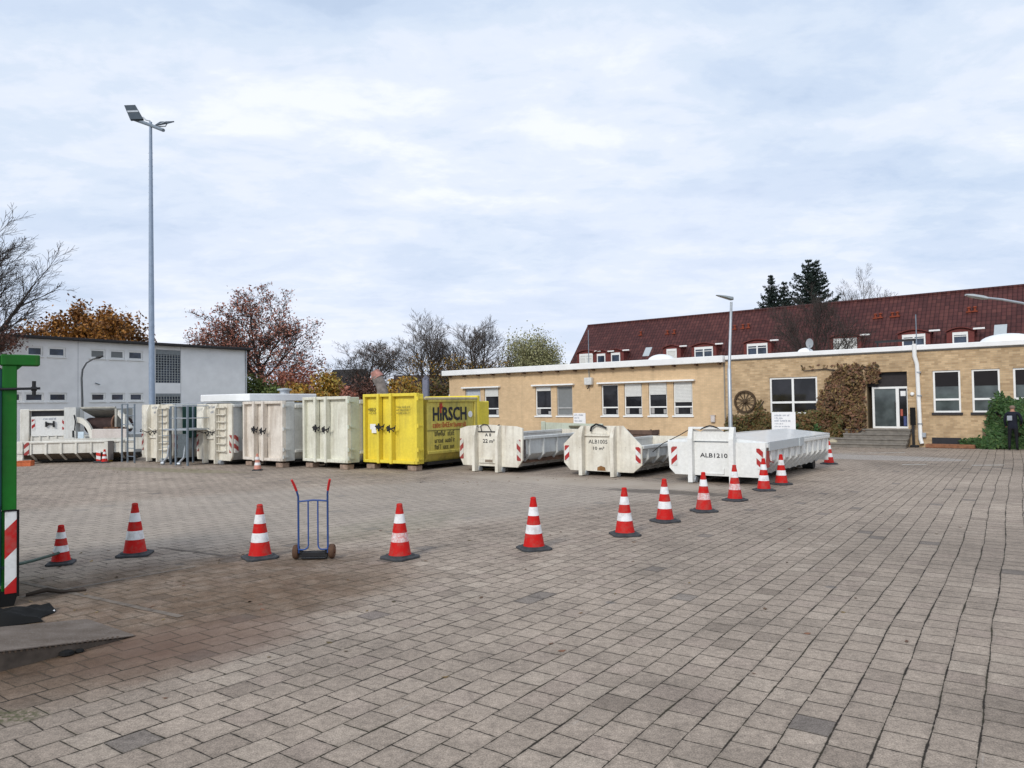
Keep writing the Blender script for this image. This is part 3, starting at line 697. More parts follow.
def door_container(px, Y, W, H, L, label, front, side, plate, az=AZ, beams=(.31,.545), bodyH=None, feet=BLOCK, z0=.22, collar=.42):
    e = cont_root('door_container', px, Y, W, label, 'container', az)
    w = W/2; bh = bodyH or H-.12
    m = MB(); m.box(-w+.03,w-.03,.42,L,z0+.28,bh-.06); m.prism([(-w+.03,z0+.28),(w-.03,z0+.28),(w-.18,z0+.03),(-w+.18,z0+.03)], .42, L, 'xz')
    m.box(-w+.03,w-.03,.42,L,bh-.06,bh-.03)
    body = m.build('body', side, e)
    m = MB()                                                     # rails along the long side
    for s in (-1, 1):
        x0, x1 = (w-.03, w+.03) if s > 0 else (-w-.03, -w+.03)
        m.box(x0, x1, .42, L, bh-.14, bh-.0, b=.015); m.box(x0, x1-.01*s if s>0 else x1, .42, L, z0+.28, z0+.38, b=.012)
        m.box(x0, x1, L-.14, L+.0, z0+.38, bh-.14, b=.012)
    m.build('side_rail', side, e)
    m = MB(); m.box(-w+.0,w-.0,.06,collar,z0+.0,H-.03, b=.015); m.build('door_collar', plate, e)
    f = MB(); t = .10
    f.box(-w,-w+t,-.10,.058,z0,H, b=.012); f.box(w-t,w,-.10,.058,z0,H, b=.012); f.box(-w+t,w-t,-.10,.058,H-t,H, b=.012); f.box(-w+t,w-t,-.12,.058,z0,z0+t, b=.012)
    f.build('door_frame', front, e)
    xs = [-w+t] + [ -w+W*k for k in beams ] + [w-t]
    for i in range(3):                                           # bulged sheet panels
        a, b = xs[i]+.0, xs[i+1]-.0
        a += .05 if i else 0; b -= .05 if i < 2 else 0
        p = MB(); n = 6; vs = []; fs = []
        for r in range(n+1):
            for c in range(n+1):
                u, v = c/n, r/n
                bul = -.035*math.sin(math.pi*u)*math.sin(math.pi*v)**.5 + (.01*math.sin(9*u+5*v+px))
                vs.append((a+(b-a)*u, .035+bul, z0+t+(H-2*t-z0)*v))
        for r in range(n):
            for c in range(n): q = r*(n+1)+c; fs.append((q, q+1, q+n+2, q+n+1))
        p.add(vs, fs); p.build('door_panel', front, e, smooth=True)
    for k in beams:
        m = MB(); x = -w+W*k; m.box(x-.055,x+.055,-.17,.03,z0-.02,H+.005, b=.015); m.build('door_beam', front, e)
    m = MB(); lock_gear(m, -w+W*beams[0]+.05, z0+(H-z0)*.52); lock_gear(m, -w+W*beams[1]-.02, z0+(H-z0)*.50); m.build('door_lock', DARKMET, e)
    m = MB()
    for z in (H-.18, H*.58, H*.27, z0+.15):
        m.tube([(w+.012,-.06,z-.06),(w+.012,-.06,z+.06)], .035, 8); m.box(w,w+.03,-.06,.20,z-.025,z+.025)
    m.build('hinge', plate if plate is not YELLOW else YELLOW, e)
    for x in (-w+.27, w-.30):
        m = MB(); m.box(x-.19,x+.19,-.03,.27,.0,z0-.06, b=.015); m.build('support_block', feet, e)
    m = MB(); m.box(-.5,-.35,.3,L,.05,z0+.02); m.box(.35,.5,.3,L,.05,z0+.02); m.box(-w+.1,w-.1,.5,L,z0-.07,z0+.028)
    for s in (-.75,.75): m.tube([(s-.15,L-.5,.12),(s+.15,L-.5,.12)], .12, 12)
    m.build('underframe', UNDER, e)
    return e
c4 = door_container(284.5, 25.6, 2.42, 2.33, 6.2, 'cream white container with closed double doors beside the laddered one, pink cone in front', WHITE4, WHITE, GREY_SIDE)
c5 = door_container(349.5, 24.4, 2.40, 2.44, 6.2, 'white container with bulging closed doors standing left of the yellow one', WHITE5, GREY_SIDE, PALEGREEN)
c6 = door_container(418.5, 23.5, 2.46, 2.50, 3.0, 'bright yellow closed container with HIRSCH lettering on its side', YELLOW, YELLOW_SIDE, YELLOW, az=35.5, bodyH=2.34, collar=.24)
w6 = 1.23
m = MB(); m.box(w6-.03,w6+.042,.26,3.0,2.27,2.36, b=.02); m.build('top_rail', paint('weathered_cream_rail', (.52,.45,.28), (.2,.18,.1), .7, .4), c6)
# lettering and details of the yellow container
m = MB()
def side_text(mb, s, y, z, size, width, mi=0, bold=.012): put_text(mb, s, size, (w6-.018, y, z), (0,1,0), (0,0,1), width, bold, mi)
side_text(m, 'H', .70, 1.58, .62, .28, bold=.03); side_text(m, 'RSCH', 1.18, 1.58, .62, 1.24, bold=.03); side_text(m, 'I', 1.06, 1.58, .42, .05, bold=.03)
m.build('lettering', LETTER, c6)
m = MB(); m.box(w6-.0178,w6-.0135,1.045,1.125,1.84,2.02)
X = w6-.012
for (dy, dz, l) in ((-.09,.20,0),(.09,.20,0),(-.03,.26,0),(.05,.27,0),(-.13,.08,0),(.13,.09,0)):
    a = Vector((X,1.105,2.00)); b = a+Vector((0,dy,dz)); s = (b-a).cross(Vector((1,0,0))).normalized()*.036
    m.add([a-s,a+s,b], [(0,1,2)]); X += .0006
m.build('antler_emblem', LETTER_RED, c6)
rng = random.Random(3)
m = MB(); word_bars(m, rng, (w6-.018,.70,1.36), (0,1,0), (0,0,1), 1.62, .17, spaces=False); m.build('red_lettering', LETTER_RED, c6)
m = MB()
for z, wd in ((1.08,.95),(.86,1.0),(.64,.95)): word_bars(m, rng, (w6-.018,.78,z), (0,1,0), (0,0,1), wd, .16)
m.build('side_lettering', LETTER, c6)
m = MB(); m.box(w6-.03,w6-.014,.42,2.86,1.26,1.275); m.build('side_seam', UNDER, c6)
m = MB(); put_text(m, 'HIRSCH', .17, (-1.02,-.052,1.92), (1,0,0), (0,0,1), .42, .004); word_bars(m, rng, (-1.0,-.054,1.84), (1,0,0), (0,0,1), .4, .05)
for z in (2.03,1.93,1.83): word_bars(m, rng, (.30,-.056,z), (1,0,0), (0,0,1), .62, .065)
m.build('door_lettering', LETTER, c6)
m = MB(); m.box(-.92,-.66,-.062,-.055,1.32,1.50); m.box(-.84,-.62,-.068,-.063,1.20,1.40); m.build('paper_notice', SIGNWHITE, c6)
m = MB(); m.lathe([(0,0),(.11,0),(.11,.012),(0,.012)], 20, (w6-.03,2.66,1.77), axis='x'); m.build('round_sticker', SIGNWHITE, c6)
m = MB(); m.box(-w6-.02,w6+.04,3.0,3.14,.22,2.42, b=.02); m.box(-w6+.02,w6-.02,3.14,3.75,.3,2.22, b=.03); m.build('rear_frame', YELLOW, c6)
for c, s in ((c4, 3), (c5, 9)):
    pass
# top bars seen along the roof edge of the white containers
# ---- hook containers
def chain(m, pts, r=.02):
    m.tube(pts, r, 6)
def hook_container(px, Y, W, H, L, label, mat, sidemat, rungs_x, green=False, az=AZ):
    e = cont_root('hook_container', px, Y, W, label, 'container', az); w = W/2; z0 = .16; c = .16
    m = MB(); m.prism([(-w+.05,z0),(w-.12,z0),(w,z0+.14),(w,H-.06),(w-.05,H),(-w+.05,H),(-w,H-.06),(-w,z0+.14)], -.03, .03, 'xz'); m.build('front_plate', mat, e)
    m = MB(); m.prism([(-w+.02,z0+.35),(-w+.25,z0+.02),(w-.25,z0+.02),(w-.02,z0+.35),(w-.02,H-.05),(-w+.02,H-.05)], .032, L, 'xz'); m.build('body', sidemat, e)
    m = MB()
    for i in range(7):
        y = .45+i*(L-.6)/6; m.box(w-.02,w+.04,y-.035,y+.035,z0+.35,H-.1)
    m.box(w-.02,w+.05,.032,L,H-.13,H-.01, b=.012); m.build('side_rib', sidemat, e)
    for k in (.30,.63):
        x = -w+W*k; m = MB()
        m.prism([(-.20,.04),(.0,.04),(.0,H),(-.10,H),(-.20,H-.25)][::-1], x-.045, x+.045, 'yz'); m.build('hook_post', mat, e)
    m = MB(); m.box(-w+W*.30+.05,-w+W*.63-.05,-.10,-.03,H*.42,H*.46); m.tube([(-w+W*.31,-.12,H*.60),(-w+W*.46,-.13,H*.55),(-w+W*.62,-.12,H*.60)], .022, 8); m.build('hook_bar', mat, e)
    x0, x1 = rungs_x; lad = None
    m = MB()
    for x in (x0+.04, x1-.04): m.box(x-.02,x+.02,-.09,-.031,.45,H-.15)
    lad = m.build('ladder', mat, e)
    for i in range(7):
        z = .50+i*.27; m = MB(); m.box(x0,x1,-.16,-.092,z,z+.035); m.build('rung', mat, lad)
    m = MB(); z = H*.56; pts = [(-w-.02,-.05,z+.02)]
    for i in range(1,9):
        t = i/8; pts.append((-w+W*.72*t, -.23+.06*math.cos(t*9), z-.09*math.sin(math.pi*((t*3)%1))))
    m.tube(pts, .016, 5); m.tube([(-w+W*.36,-.2,z-.06),(-w+W*.42,-.2,z-.2),(-w+W*.50,-.2,z-.04),(-w+W*.57,-.2,z-.17),(-w+W*.60,-.2,z)], .018, 5); m.build('chain', DARKMET, e)
    for (xa, xb, hm) in ((-w+.01,-w+.15,HAZ_LO), (w-.16,w-.01,HAZ_RO)):
        m = MB(); m.box(xa,xb,-.042,-.032,z0+.30,z0+.95); m.build('hazard_stripes', hm, e)
    m = MB(); rg = random.Random(5); word_bars(m, rg, (-w+W*.36,-.034,H-.17), (1,0,0), (0,0,1), W*.24, .11); word_bars(m, rg, (-w+W*.41,-.034,H-.36), (1,0,0), (0,0,1), W*.17, .11); m.build('lettering', LETTER_GREY, e)
    m = MB()
    for s in (-.55,.55): m.box(s-.07,s+.07,.05,L,.03,z0+.05)
    m.box(-w+.3,w-.3,.2,L,z0-.05,z0+.01); m.build('underframe', UNDER, e)
    for s in (-.62,.42):
        m = MB(); m.tube([(s-.12,-.0,.09),(s+.12,-.0,.09)], .09, 12); m.build('roller', GALV, e)
    if green:
        m = MB(); m.box(w+.05,w+.07,.35,3.0,H*.42,H-.05); m.build('green_side_panel', DKGREEN, e)
        m = MB(); m.box(w-.02,w+.06,.06,.20,z0+.30,z0+.95); m.build('side_hazard_stripes', HAZ_SIDE, e)
    return e
c3 = hook_container(232.5, 27.0, 2.42, 2.27, 5.8, 'cream hook container with ladder rungs and red white stripes between platform and door container', WHITE2, GREY_SIDE, (.38,.92), True)
c2 = hook_container(173, 28.5, 2.42, 2.29, 5.8, 'cream hook container furthest left in the tall row, beside the grey access platform', WHITE2, GREY_SIDE, (.42,.95), True)
# ---- low skips
def low_skip(px, Y, W, L, zr, z0, label, mat, sidemat, ribs, az=AZ, cat='skip'):
    e = cont_root('low_skip', px, Y, W, label, cat, az); w = W/2; zb = z0+.30; t = .03
    for s in (-1, 1):
        po = [(s*w,zr),(s*w,zb+.10),(s*(w-.38),z0+.03),(s*(w-.38-t),z0+.03+t),(s*(w-t),zb+.10+t*.5),(s*(w-t),zr)]
        m = MB(); m.prism(po, .03, L, 'xz'); m.build('side_wall', sidemat, e)
        m = MB()
        xa, xb = (w-.05, w+.075) if s > 0 else (-w-.075, -w+.05)
        m.box(xa, xb, .03, L, zr, zr+.10, b=.015); m.build('rim', sidemat, e)
        m = MB()
        for i in range(ribs):
            y = .35+i*(L-.5)/(ribs-1)
            m.prism([(s*(w+.001),zr),(s*(w+.06),zr),(s*(w+.06),zb+.07),(s*(w-.30),z0+.0),(s*(w-.38),z0+.028),(s*(w+.001),zb+.10)], y-.03, y+.03, 'xz')
        m.build('side_rib', sidemat, e)
    m = MB(); m.box(-w+.38,w-.38,.03,L,z0,z0+.03); m.build('floor_plate', sidemat, e)
    m = MB(); m.box(-w+.0,w-.0,L,L+.05,z0+.05,zr+.1); m.build('tailgate', mat, e)
    m = MB()
    for s in (-.52,.52): m.box(s-.07,s+.07,.1,L,.06,z0)
    m.box(-w+.45,w-.45,.4,L-.1,z0-.06,z0-.002); m.build('underframe', UNDER, e)
    for s in (-.8,.8):
        m = MB(); m.tube([(s-.16,L-.45,.15),(s+.16,L-.45,.15)], .15, 16); m.build('rear_roller', DARKMET, e)
    return e
def front_posts(e, xs, H, mat, wd=.055, dep=.24):
    for x in xs:
        m = MB(); m.prism([(-dep,.02),(.0,.02),(.0,H),(-dep*.55,H),(-dep,H-.3)][::-1], x-wd, x+wd, 'yz'); m.build('hook_post', mat, e)
    for x in xs:
        m = MB(); m.tube([(x-.09,.02,.085),(x+.09,.02,.085)], .085, 12); m.build('roller', GALV, e)
def stripes(e, xs, z0, z1, wd=.15, mats=(HAZ_L, HAZ_R), side=None):
    for (x, hm) in zip(xs, mats):
        m = MB(); m.box(x-wd/2,x+wd/2,-.045,-.033,z0,z1); m.build('hazard_stripes', hm, e)
# cream skip, 22 cubic metres
W = 2.44; w = W/2
c7 = low_skip(521, 22.2, W, 5.8, 1.02, .17, 'cream open skip with 22 m³ painted on its front, standing right of the yellow container', WHITE2, GREY_SIDE, 8)
m = MB(); m.prism([(-w+.12,.18),(w-.14,.18),(w+.04,.40),(w+.06,1.36),(w-.2,1.42),(-.2,1.47),(-w+.3,1.42),(-w,1.34),(-w-.03,.45)], -.03, .028, 'xz'); m.build('front_plate', WHITE2, c7)
front_posts(c7, (-.50,.42), 1.44, WHITE2)
stripes(c7, (-w+.07, w-.09), .38, 1.02, .14, (HAZ_LO, HAZ_RO))
m = MB(); put_text(m, 'A 8', .135, (-.06,-.034,1.10), (1,0,0), (0,0,1), .24, .006, align='c'); put_text(m, '22 m\u00b3', .165, (-.04,-.034,.90), (1,0,0), (0,0,1), .46, .006, align='c'); m.build('lettering', LETTER, c7)
m = MB(); m.box(-.44,.36,-.06,-.03,1.235,1.265); m.tube([(-.30,-.05,1.25),(-.34,-.06,1.42),(-.22,-.06,1.48),(-.05,-.06,1.46),(.08,-.05,1.27)], .014, 6); m.tube([(-.46,-.08,1.16),(-.47,-.1,1.40),(-.40,-.1,1.44)], .018, 6); m.tube([(.37,-.1,1.3),(.38,-.1,1.43),(.45,-.1,1.47)], .02, 6); m.build('hook_bail', DARKMET, c7)
m = MB(); m.box(-.43,.35,-.075,-.03,.27,.42, b=.01); m.build('lower_beam', WHITE2, c7)
m = MB(); m.box(-.16,.14,-.079,-.0755,.30,.38); m.build('type_plate', plain('rusty_plate', (.25,.2,.15), .7), c7)
m = MB(); m.box(w-.02,w+.05,.05,.14,.45,1.0); m.build('side_hazard_stripes', plain('dark_edge_strip', (.10,.085,.08), .7, 0, .6, 12), c7)  # plain dark strip along the front edge of the side
# rubble and scrap lying in it
def heap(name, mat, parent, x0, x1, y0, y1, z, h, seed, n=22):
    rng = random.Random(seed); mb = MB(); vs = []; fs = []
    for i in range(n+1):
        for j in range(n+1):
            u, v = i/n, j/n; k = math.sin(math.pi*u)**.6*math.sin(math.pi*v)**.6
            vs.append((x0+(x1-x0)*u, y0+(y1-y0)*v, z + h*k*(.6+.4*math.sin(u*7+seed)*math.cos(v*6+seed)) + rng.uniform(0,.06)*(k>0.02)))
    for i in range(n):
        for j in range(n): a = i*(n+1)+j; fs.append((a, a+n+1, a+n+2, a+1))
    mb.add(vs, fs); return mb.build(name, mat, parent)
e7w = c7.matrix_basis
RUB = plain('mixed_rubble', (.22,.18,.14), .95, 0, .5, 7, .4)
SCRAP = plain('rusty_scrap', (.12,.065,.04), .85, .1, .45, 6, .3)
def world_of(c, x, y, z=0.0):
    a = c.rotation_euler.z; return Vector((c.location.x + x*math.cos(a) - y*math.sin(a), c.location.y + x*math.sin(a) + y*math.cos(a), z))
def place_heap(c, name, mat, x0, x1, y0, y1, z, h, seed, label, cat):
    o = heap(name, mat, None, x0, x1, y0, y1, z, h, seed); o.location = c.location; o.rotation_euler = c.rotation_euler; tag(o, label, cat); return o
place_heap(c7, 'scrap_heap', SCRAP, -w+.06, w-.06, .1, 5.6, .30, .72, 2.0, 'rusty brown scrap filling the cream 22 m³ skip', 'scrap')
# peaked skip, 10 cubic metres
W = 2.50; w = W/2
c8 = low_skip(640, 20.3, W, 5.6, .80, .15, 'grubby white open skip with a peaked front plate lettered ALB1005', WHITE2, GREY_SIDE, 9)
m = MB(); m.prism([(-w+.20,.14),(w-.24,.14),(w+.04,.36),(w+.04,.88),(.70,1.44),(-.66,1.44),(-w-.02,.90),(-w-.02,.36)], -.03, .028, 'xz'); m.build('front_plate', WHITE2, c8)
front_posts(c8, (-.58,.46), 1.42, WHITE2)
stripes(c8, (-w+.09, w-.07), .42, .86, .15)
m = MB(); put_text(m, 'ALB1005', .16, (-.10,-.034,.93), (1,0,0), (0,0,1), .62, .002, align='c'); put_text(m, '10 m\u00b3', .13, (-.08,-.034,.75), (1,0,0), (0,0,1), .36, .004, align='c'); m.build('lettering', LETTER, c8)
m = MB(); m.box(-.52,.40,-.09,-.03,1.14,1.20, b=.01); m.prism([(-.30,1.21),(.22,1.21),(.10,1.42),(-.16,1.42)], -.05, -.031, 'xz'); m.build('hook_plate', WHITE2, c8)
m = MB(); m.tube([(-.30,-.10,1.28),(-.27,-.10,1.40),(-.10,-.12,1.49),(.10,-.12,1.44),(.22,-.10,1.38)], .028, 8); m.build('hook_bail', DARKMET, c8)
m = MB(); m.prism([(-.14,.16),(.14,.16),(.12,.26),(-.02,.30),(-.13,.25)], -.036, -.031, 'xz'); m.build('rust_patch', plain('bare_rust', (.22,.11,.04), .85, 0, .4, 14), c8)
place_heap(c8, 'rubble_heap', RUB, -w+.06, w-.06, .1, 5.4, .30, .38, 5.0, 'grey brown rubble lying in the peaked skip', 'rubble')
# clean covered skip ALB1210
W = 2.50; w = W/2
c9 = low_skip(763, 18.0, W, 5.75, .93, .20, 'clean white covered skip lettered ALB1210 in the middle of the yard', WHITE_NEW, WHITE_NEW, 11)
m = MB(); m.prism([(-w+.16,.20),(w-.06,.20),(w+.02,.36),(w+.05,1.06),(-w-.05,1.04),(-w-.0,.36)], -.03, .028, 'xz'); m.build('front_plate', WHITE_NEW, c9)
front_posts(c9, (-.60,.49), 1.44, WHITE_NEW, .06, .20)
m = MB(); m.box(-.54,.43,-.16,-.02,1.38,1.44, b=.01)
m.prism([(-.54,1.10),(.43,1.10),(.43,1.37),(.36,1.35),(.27,1.31),(.18,1.365),(.08,1.378),(-.18,1.378),(-.28,1.365),(-.37,1.31),(-.46,1.35),(-.54,1.37)], -.07, -.031, 'xz'); m.box(-.54,.43,-.085,-.031,1.08,1.10); m.build('hook_plate', WHITE_NEW, c9)
m = MB(); m.tube([(-.32,-.14,1.38),(-.16,-.17,1.45),(-.06,-.18,1.475),(.04,-.17,1.46),(.20,-.14,1.39)], .018, 8); m.build('hook_bail', DARKMET, c9)
m = MB(); put_text(m, 'ALB1210', .155, (-.03,-.034,.66), (1,0,0), (0,0,1), .72, .005, align='c'); m.build('lettering', LETTER, c9)
stripes(c9, (-w+.14, w-.10), .42, .92, .16)
m = MB(); m.box(.20,.25,-.06,-.031,.25,.40); m.box(-.3,.2,-.05,-.031,.24,.27); m.build('lower_bracket', WHITE_NEW, c9)
m = MB(); m.prism([(-w-.07,1.035),(w+.07,1.035),(w+.07,1.07),(.0,1.20),(-w-.07,1.09)], .04, 5.76, 'xz'); m.build('cover_lid', paint('white_lid', (.78,.80,.80), (.5,.5,.48), .15, 0, .18), c9)
m = MB(); m.box(w+.072,w+.09,.12,3.0,.86,1.075); m.box(w+.091,w+.11,2.55,2.7,.84,1.08); m.build('cover_flap', plain('grey_flap', (.50,.53,.54), .35, 0, .05), c9)
m = MB(); m.tube([(w+.03,.2,.75),(w+.05,.25,.6),(w+.05,.5,.55)], .015, 6); m.box(w+.005,w+.05,.05,.22,.45,.86); m.build('side_bracket', plain('red_reflector_strip', (.35,.06,.05), .4), c9)
m = MB(); m.tube([(-.6,-.1,1.40),(-.95,-.02,1.22),(-1.5,.1,.98),(-2.0,.5,.72)], .012, 5); o = m.build('steel_cable', DARKMET, c9)
# ---- skip standing behind, between the cream and the peaked skips
e = empty('low_skip', at(568, 440, 31.0) * 1, R(-30), 'pale greenish skip behind, seen over the cream and peaked skips, with a dark opening', 'skip'); e.location.z = 0
m = MB(); m.prism([(-1.2,1.30),(1.6,1.22),(1.6,.4),(1.4,.2),(-1.0,.2),(-1.2,.4)], 0, .05, 'xz'); m.box(-1.25,-1.05,-.06,0,.3,1.34, b=.02); m.box(1.4,1.6,-.06,0,.3,1.24, b=.02); m.build('front_plate', PALEGREEN, e)
m = MB(); m.box(-1.2,1.6,.05,2.6,.2,.9); m.build('body', PALEGREEN, e)
m = MB(); m.box(.1,1.5,-.10,-.0,1.08,1.16); m.build('top_bar', plain('mossy_bar', (.14,.13,.09), .8), e)
m = MB(); m.lathe([(.0,.34),(.2,.30),(.36,.16),(.42,.0)], 16, (.75,-.30,.72)); o = m.build('black_bulge', BLACK, None, smooth=True); p = e.location; o.location = p; o.rotation_euler = e.rotation_euler; tag(o, 'round black bulge in place of the dark opening of the pale greenish skip', 'dark opening')  # black bulge added to stand in for the skip's dark opening
m = MB(); m.lathe([(.42,.0),(.42,.72),(.30,.72),(.30,.74),(.44,.74)], 8, (.75,-.30,.0)); o2 = m.build('drum', SCRAP, None, smooth=True); o2.location = p; o2.rotation_euler = e.rotation_euler; tag(o2, 'rusty drum under the round black bulge', 'drum')
# brown wooden crate and rubble wall behind the peaked skip
g = at(640, 440, 29.0); e = empty('wooden_crate', (g.x, g.y, 0), R(-38), 'brown wooden crate standing behind the peaked skip', 'crate')
m = MB(); WD = plain('brown_board', (.13,.085,.065), .85, 0, .3, 6)
for i in range(5): m.box(-.55,.55,-.02,0,.02+i*.2,.20+i*.2, b=.008)
for i in range(5): m.box(.52,.55,.002,.6,.02+i*.2,.20+i*.2)
m.box(-.5,.5,.02,.6,.02,.95); m.build('boards', WD, e)
m = MB()
for x in (-.5,.5): m.box(x-.04,x+.04,-.05,-.021,0,1.03)
m.build('corner_post', WD, e)
rng = random.Random(8); mb = MB()
p0 = at(655, 440, 27.5); p1 = at(694, 440, 25.6)
for i in range(90):
    t = rng.random(); k = 1-abs(t-.45); q = p0.lerp(p1, t); sz = rng.uniform(.08,.2); M = Matrix.Translation((q.x+rng.uniform(-.3,.3), q.y+rng.uniform(-.3,.3), rng.uniform(0,.75)*k)) @ Matrix.Rotation(rng.uniform(0,3), 4, (rng.random(),rng.random(),rng.random()+.1))
    mb.box(-sz,sz,-sz*.7,sz*.7,-sz*.5,sz*.5, 0, sz*.25, M)
o = mb.build('stone_pile', plain('pale_rubble_stone', (.40,.34,.27), .95, 0, .35, 5, .2)); tag(o, 'pile of pale broken stones between the peaked and the ALB1210 skips', 'stones', kind='stuff')
# ---- long low skip at the far left
a = gnd(17, 464.5); b = gnd(134, 461.5); d = (b-a); Ls = d.length; az1 = math.atan2(d.y, d.x)
e = empty('long_low_skip', (a.x, a.y, 0), az1, 'long low white skip standing lengthwise at the far left under the presses', 'skip')
m = MB(); m.box(0,Ls,.0,.04,.40,.80); m.build('side_wall', WHITE, e)
m = MB(); m.box(-.03,Ls+.03,-.06,.06,.80,.90, b=.02); m.build('rim', WHITE, e)
m = MB(); m.prism([(0.0,.40),(.04,.40),(.55,.18),(.5,.15)], .02, Ls-.02, 'yz'); m.build('sloping_bottom', plain('dark_skip_bottom', (.16,.13,.10), .85, 0, .3), e)  # sloping bottom coloured darker than the white wall above it
m = MB()
for i in range(7):
    x = .5+i*(Ls-1.0)/6; m.prism([(-.05,.80),(.0,.80),(.0,.40),(.5,.13),(.46,.10),(-.05,.37)], x-.035, x+.035, 'yz')
m.build('side_rib', WHITE, e)
m = MB(); m.box(.3,Ls-.3,.5,1.8,.05,.3); m.build('underframe', UNDER, e)
m = MB(); m.box(0,Ls,2.2,2.24,.4,.9); m.build('back_wall', WHITE, e)
m = MB(); m.box(-.05,.25,-.08,.02,.1,.9, b=.02); m.box(.02,.25,-.12,-.06,.12,.24); m.box(.02,.25,-.12,-.06,.42,.52); m.build('end_post', WHITE, e)
m = MB(); m.box(.28,.46,-.075,-.055,.36,.86); m.build('hazard_stripes', HAZ_LO, e)
m = MB(); m.box(Ls-.95,Ls-.75,-.09,-.055,.10,.86); m.build('black_post_strip', plain('stained_post', (.10,.09,.085), .7), e)
m = MB(); m.box(Ls-1.1,Ls-.95,-.06,-.0,.08,.86); m.build('stay_post', WHITE, e)
# ---- two waste presses behind it
def pt(px, Y): q = at(px, 405, Y); return Vector((q.x, q.y, 0))
a = pt(20, 32.6); b = pt(68, 33.2); d = b-a; L1 = d.length
e = empty('waste_press', (a.x, a.y, 0), math.atan2(d.y, d.x), 'white waste press with closed tailgate and black handle behind the long low skip', 'waste press')
m = MB(); m.box(0,.36,0,.3,.2,2.18, b=.02); m.build('side_cheek', WHITE, e)
m = MB(); m.box(.36,L1,.30,3.2,.2,2.14); m.build('body', GREY_SIDE, e)
m = MB(); m.box(.36,L1,.18,.31,1.82,1.86); m.box(.36,L1,.0,.31,2.10,2.16, b=.01); m.build('top_frame', WHITE, e)
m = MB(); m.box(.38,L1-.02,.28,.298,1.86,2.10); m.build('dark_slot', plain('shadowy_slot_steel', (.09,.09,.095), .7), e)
m = MB(); m.box(.40,L1-.03,.06,.12,.95,1.84, b=.02); tgm = m.build('tailgate', WHITE_NEW, e)
m = MB(); cx = .36+(L1-.36)*.52
m.tube([(cx-.14,.0,1.38),(cx-.14,.0,1.62)], .035, 8); m.tube([(cx+.16,.0,1.36),(cx+.16,.0,1.64)], .04, 8); m.tube([(cx-.16,.0,1.55),(cx+.16,.0,1.50)], .035, 8); m.tube([(cx-.16,.0,1.40),(cx-.02,.02,1.52)], .03, 8); m.build('handle', DARKMET, tgm)
m = MB(); word_bars(m, random.Random(2), (cx-.26,.056,1.70), (1,0,0), (0,0,1), .5, .09); m.build('lettering', LETTER_GREY, tgm)
for x, hm in ((.50, HAZ_L), (L1-.18, HAZ_R)):
    m = MB(); m.box(x-.06,x+.06,.045,.058,1.25,1.72); m.build('hazard_stripes', hm, tgm)
m = MB(); m.box(.40,L1-.03,.02,.059,.70,.93)
for i in range(5): x = .45+i*(L1-.6)/4; m.box(x-.03,x+.03,-.02,.02,.55,1.0)
m.build('lower_ribs', WHITE, e)
m = MB(); m.box(.4,L1-.1,.4,3.0,.02,.2); m.build('underframe', UNDER, e)
a = pt(68.5, 33.3); b = pt(133, 32.6); d = b-a; L2 = d.length
e = empty('waste_press', (a.x, a.y, 0), math.atan2(d.y, d.x), 'white waste press with open dark hopper and curved cheek behind the long low skip', 'waste press')
m = MB(); m.prism([(0.0,.2),(.62,.2),(.62,2.24),(.0,2.24)], -.25, .0, 'xz'); m.build('left_housing', GREY_SIDE, e)
m = MB(); m.box(.60,L2*.72,.0,.12,2.16,2.25, b=.015); m.box(.62,L2*.72,.9,1.0,1.2,2.16); m.box(L2*.72,L2*.74+.03,.0,1.0,1.2,2.16); m.prism([(.9,1.75),(.9,2.16),(.15,2.16),(.12,2.10)], .62, L2*.72, 'yz'); m.build('hopper_wall', plain('grimy_hopper_steel', (.36,.35,.31), .8, 0, .3, 3), e)
m = MB(); m.lathe([(.0,-1.0),(.36,-1.0),(.36,1.0),(.0,1.0)], 20, (L2*.47,.62,1.40), axis='x'); o = m.build('drum', plain('dark_brown_drum', (.05,.03,.028), .8, 0, .3), e, smooth=True)
m = MB(); m.lathe([(.28,-.04),(.44,-.04),(.44,.04),(.28,.04)], 18, (L2*.68,.4,1.5), axis='x'); m.build('drive_wheel', plain('brown_steel', (.16,.09,.06), .8), e, smooth=True)
m = MB(); cx, cz, r1, r2 = .62, .70, 1.10, .86; n = 14
vs = []; fs = []
for i in range(n+1):
    t = math.pi/2*(1-i/n)
    for (r, y) in ((r1,-.22),(r2,-.22),(r1,-.12),(r2,-.12)): vs.append((cx+r*math.cos(t)*.82, y, cz+r*math.sin(t)))
for i in range(n):
    A = i*4; B = A+4
    fs += [(A,B,B+1,A+1),(A+2,A+3,B+3,B+2),(A,A+2,B+2,B),(A+1,B+1,B+3,A+3)]
fs += [(0,1,3,2),(n*4,n*4+2,n*4+3,n*4+1)]
m.add(vs, fs); m.build('curved_cheek', WHITE, e)
m = MB(); m.box(L2*.44,L2*.97,-.30,-.20,.80,1.26, b=.02); m.box(L2*.44,L2*.97,-.20,.1,.8,.84); m.build('front_apron', paint('pinkish_white_apron', (.62,.56,.52), (.3,.25,.2), .4, .2), e)
m = MB(); m.tube([(.55,-.28,1.9),(.66,-.32,1.6),(.60,-.3,1.2)], .025, 6); m.tube([(.5,-.28,1.2),(.52,-.3,.9)], .03, 6); m.build('hydraulic_hose', BLACK, e)
m = MB(); m.box(.80,1.10,-.33,-.30,.80,1.15); m.build('blue_white_notice', plain('pale_blue_notice', (.55,.65,.72), .5), e)
m = MB(); rng = random.Random(6)
for i in range(14): x = L2*rng.uniform(.60,.95); m.box(x-.06,x+.06,-.15,.05,1.2,1.28+rng.uniform(0,.08))
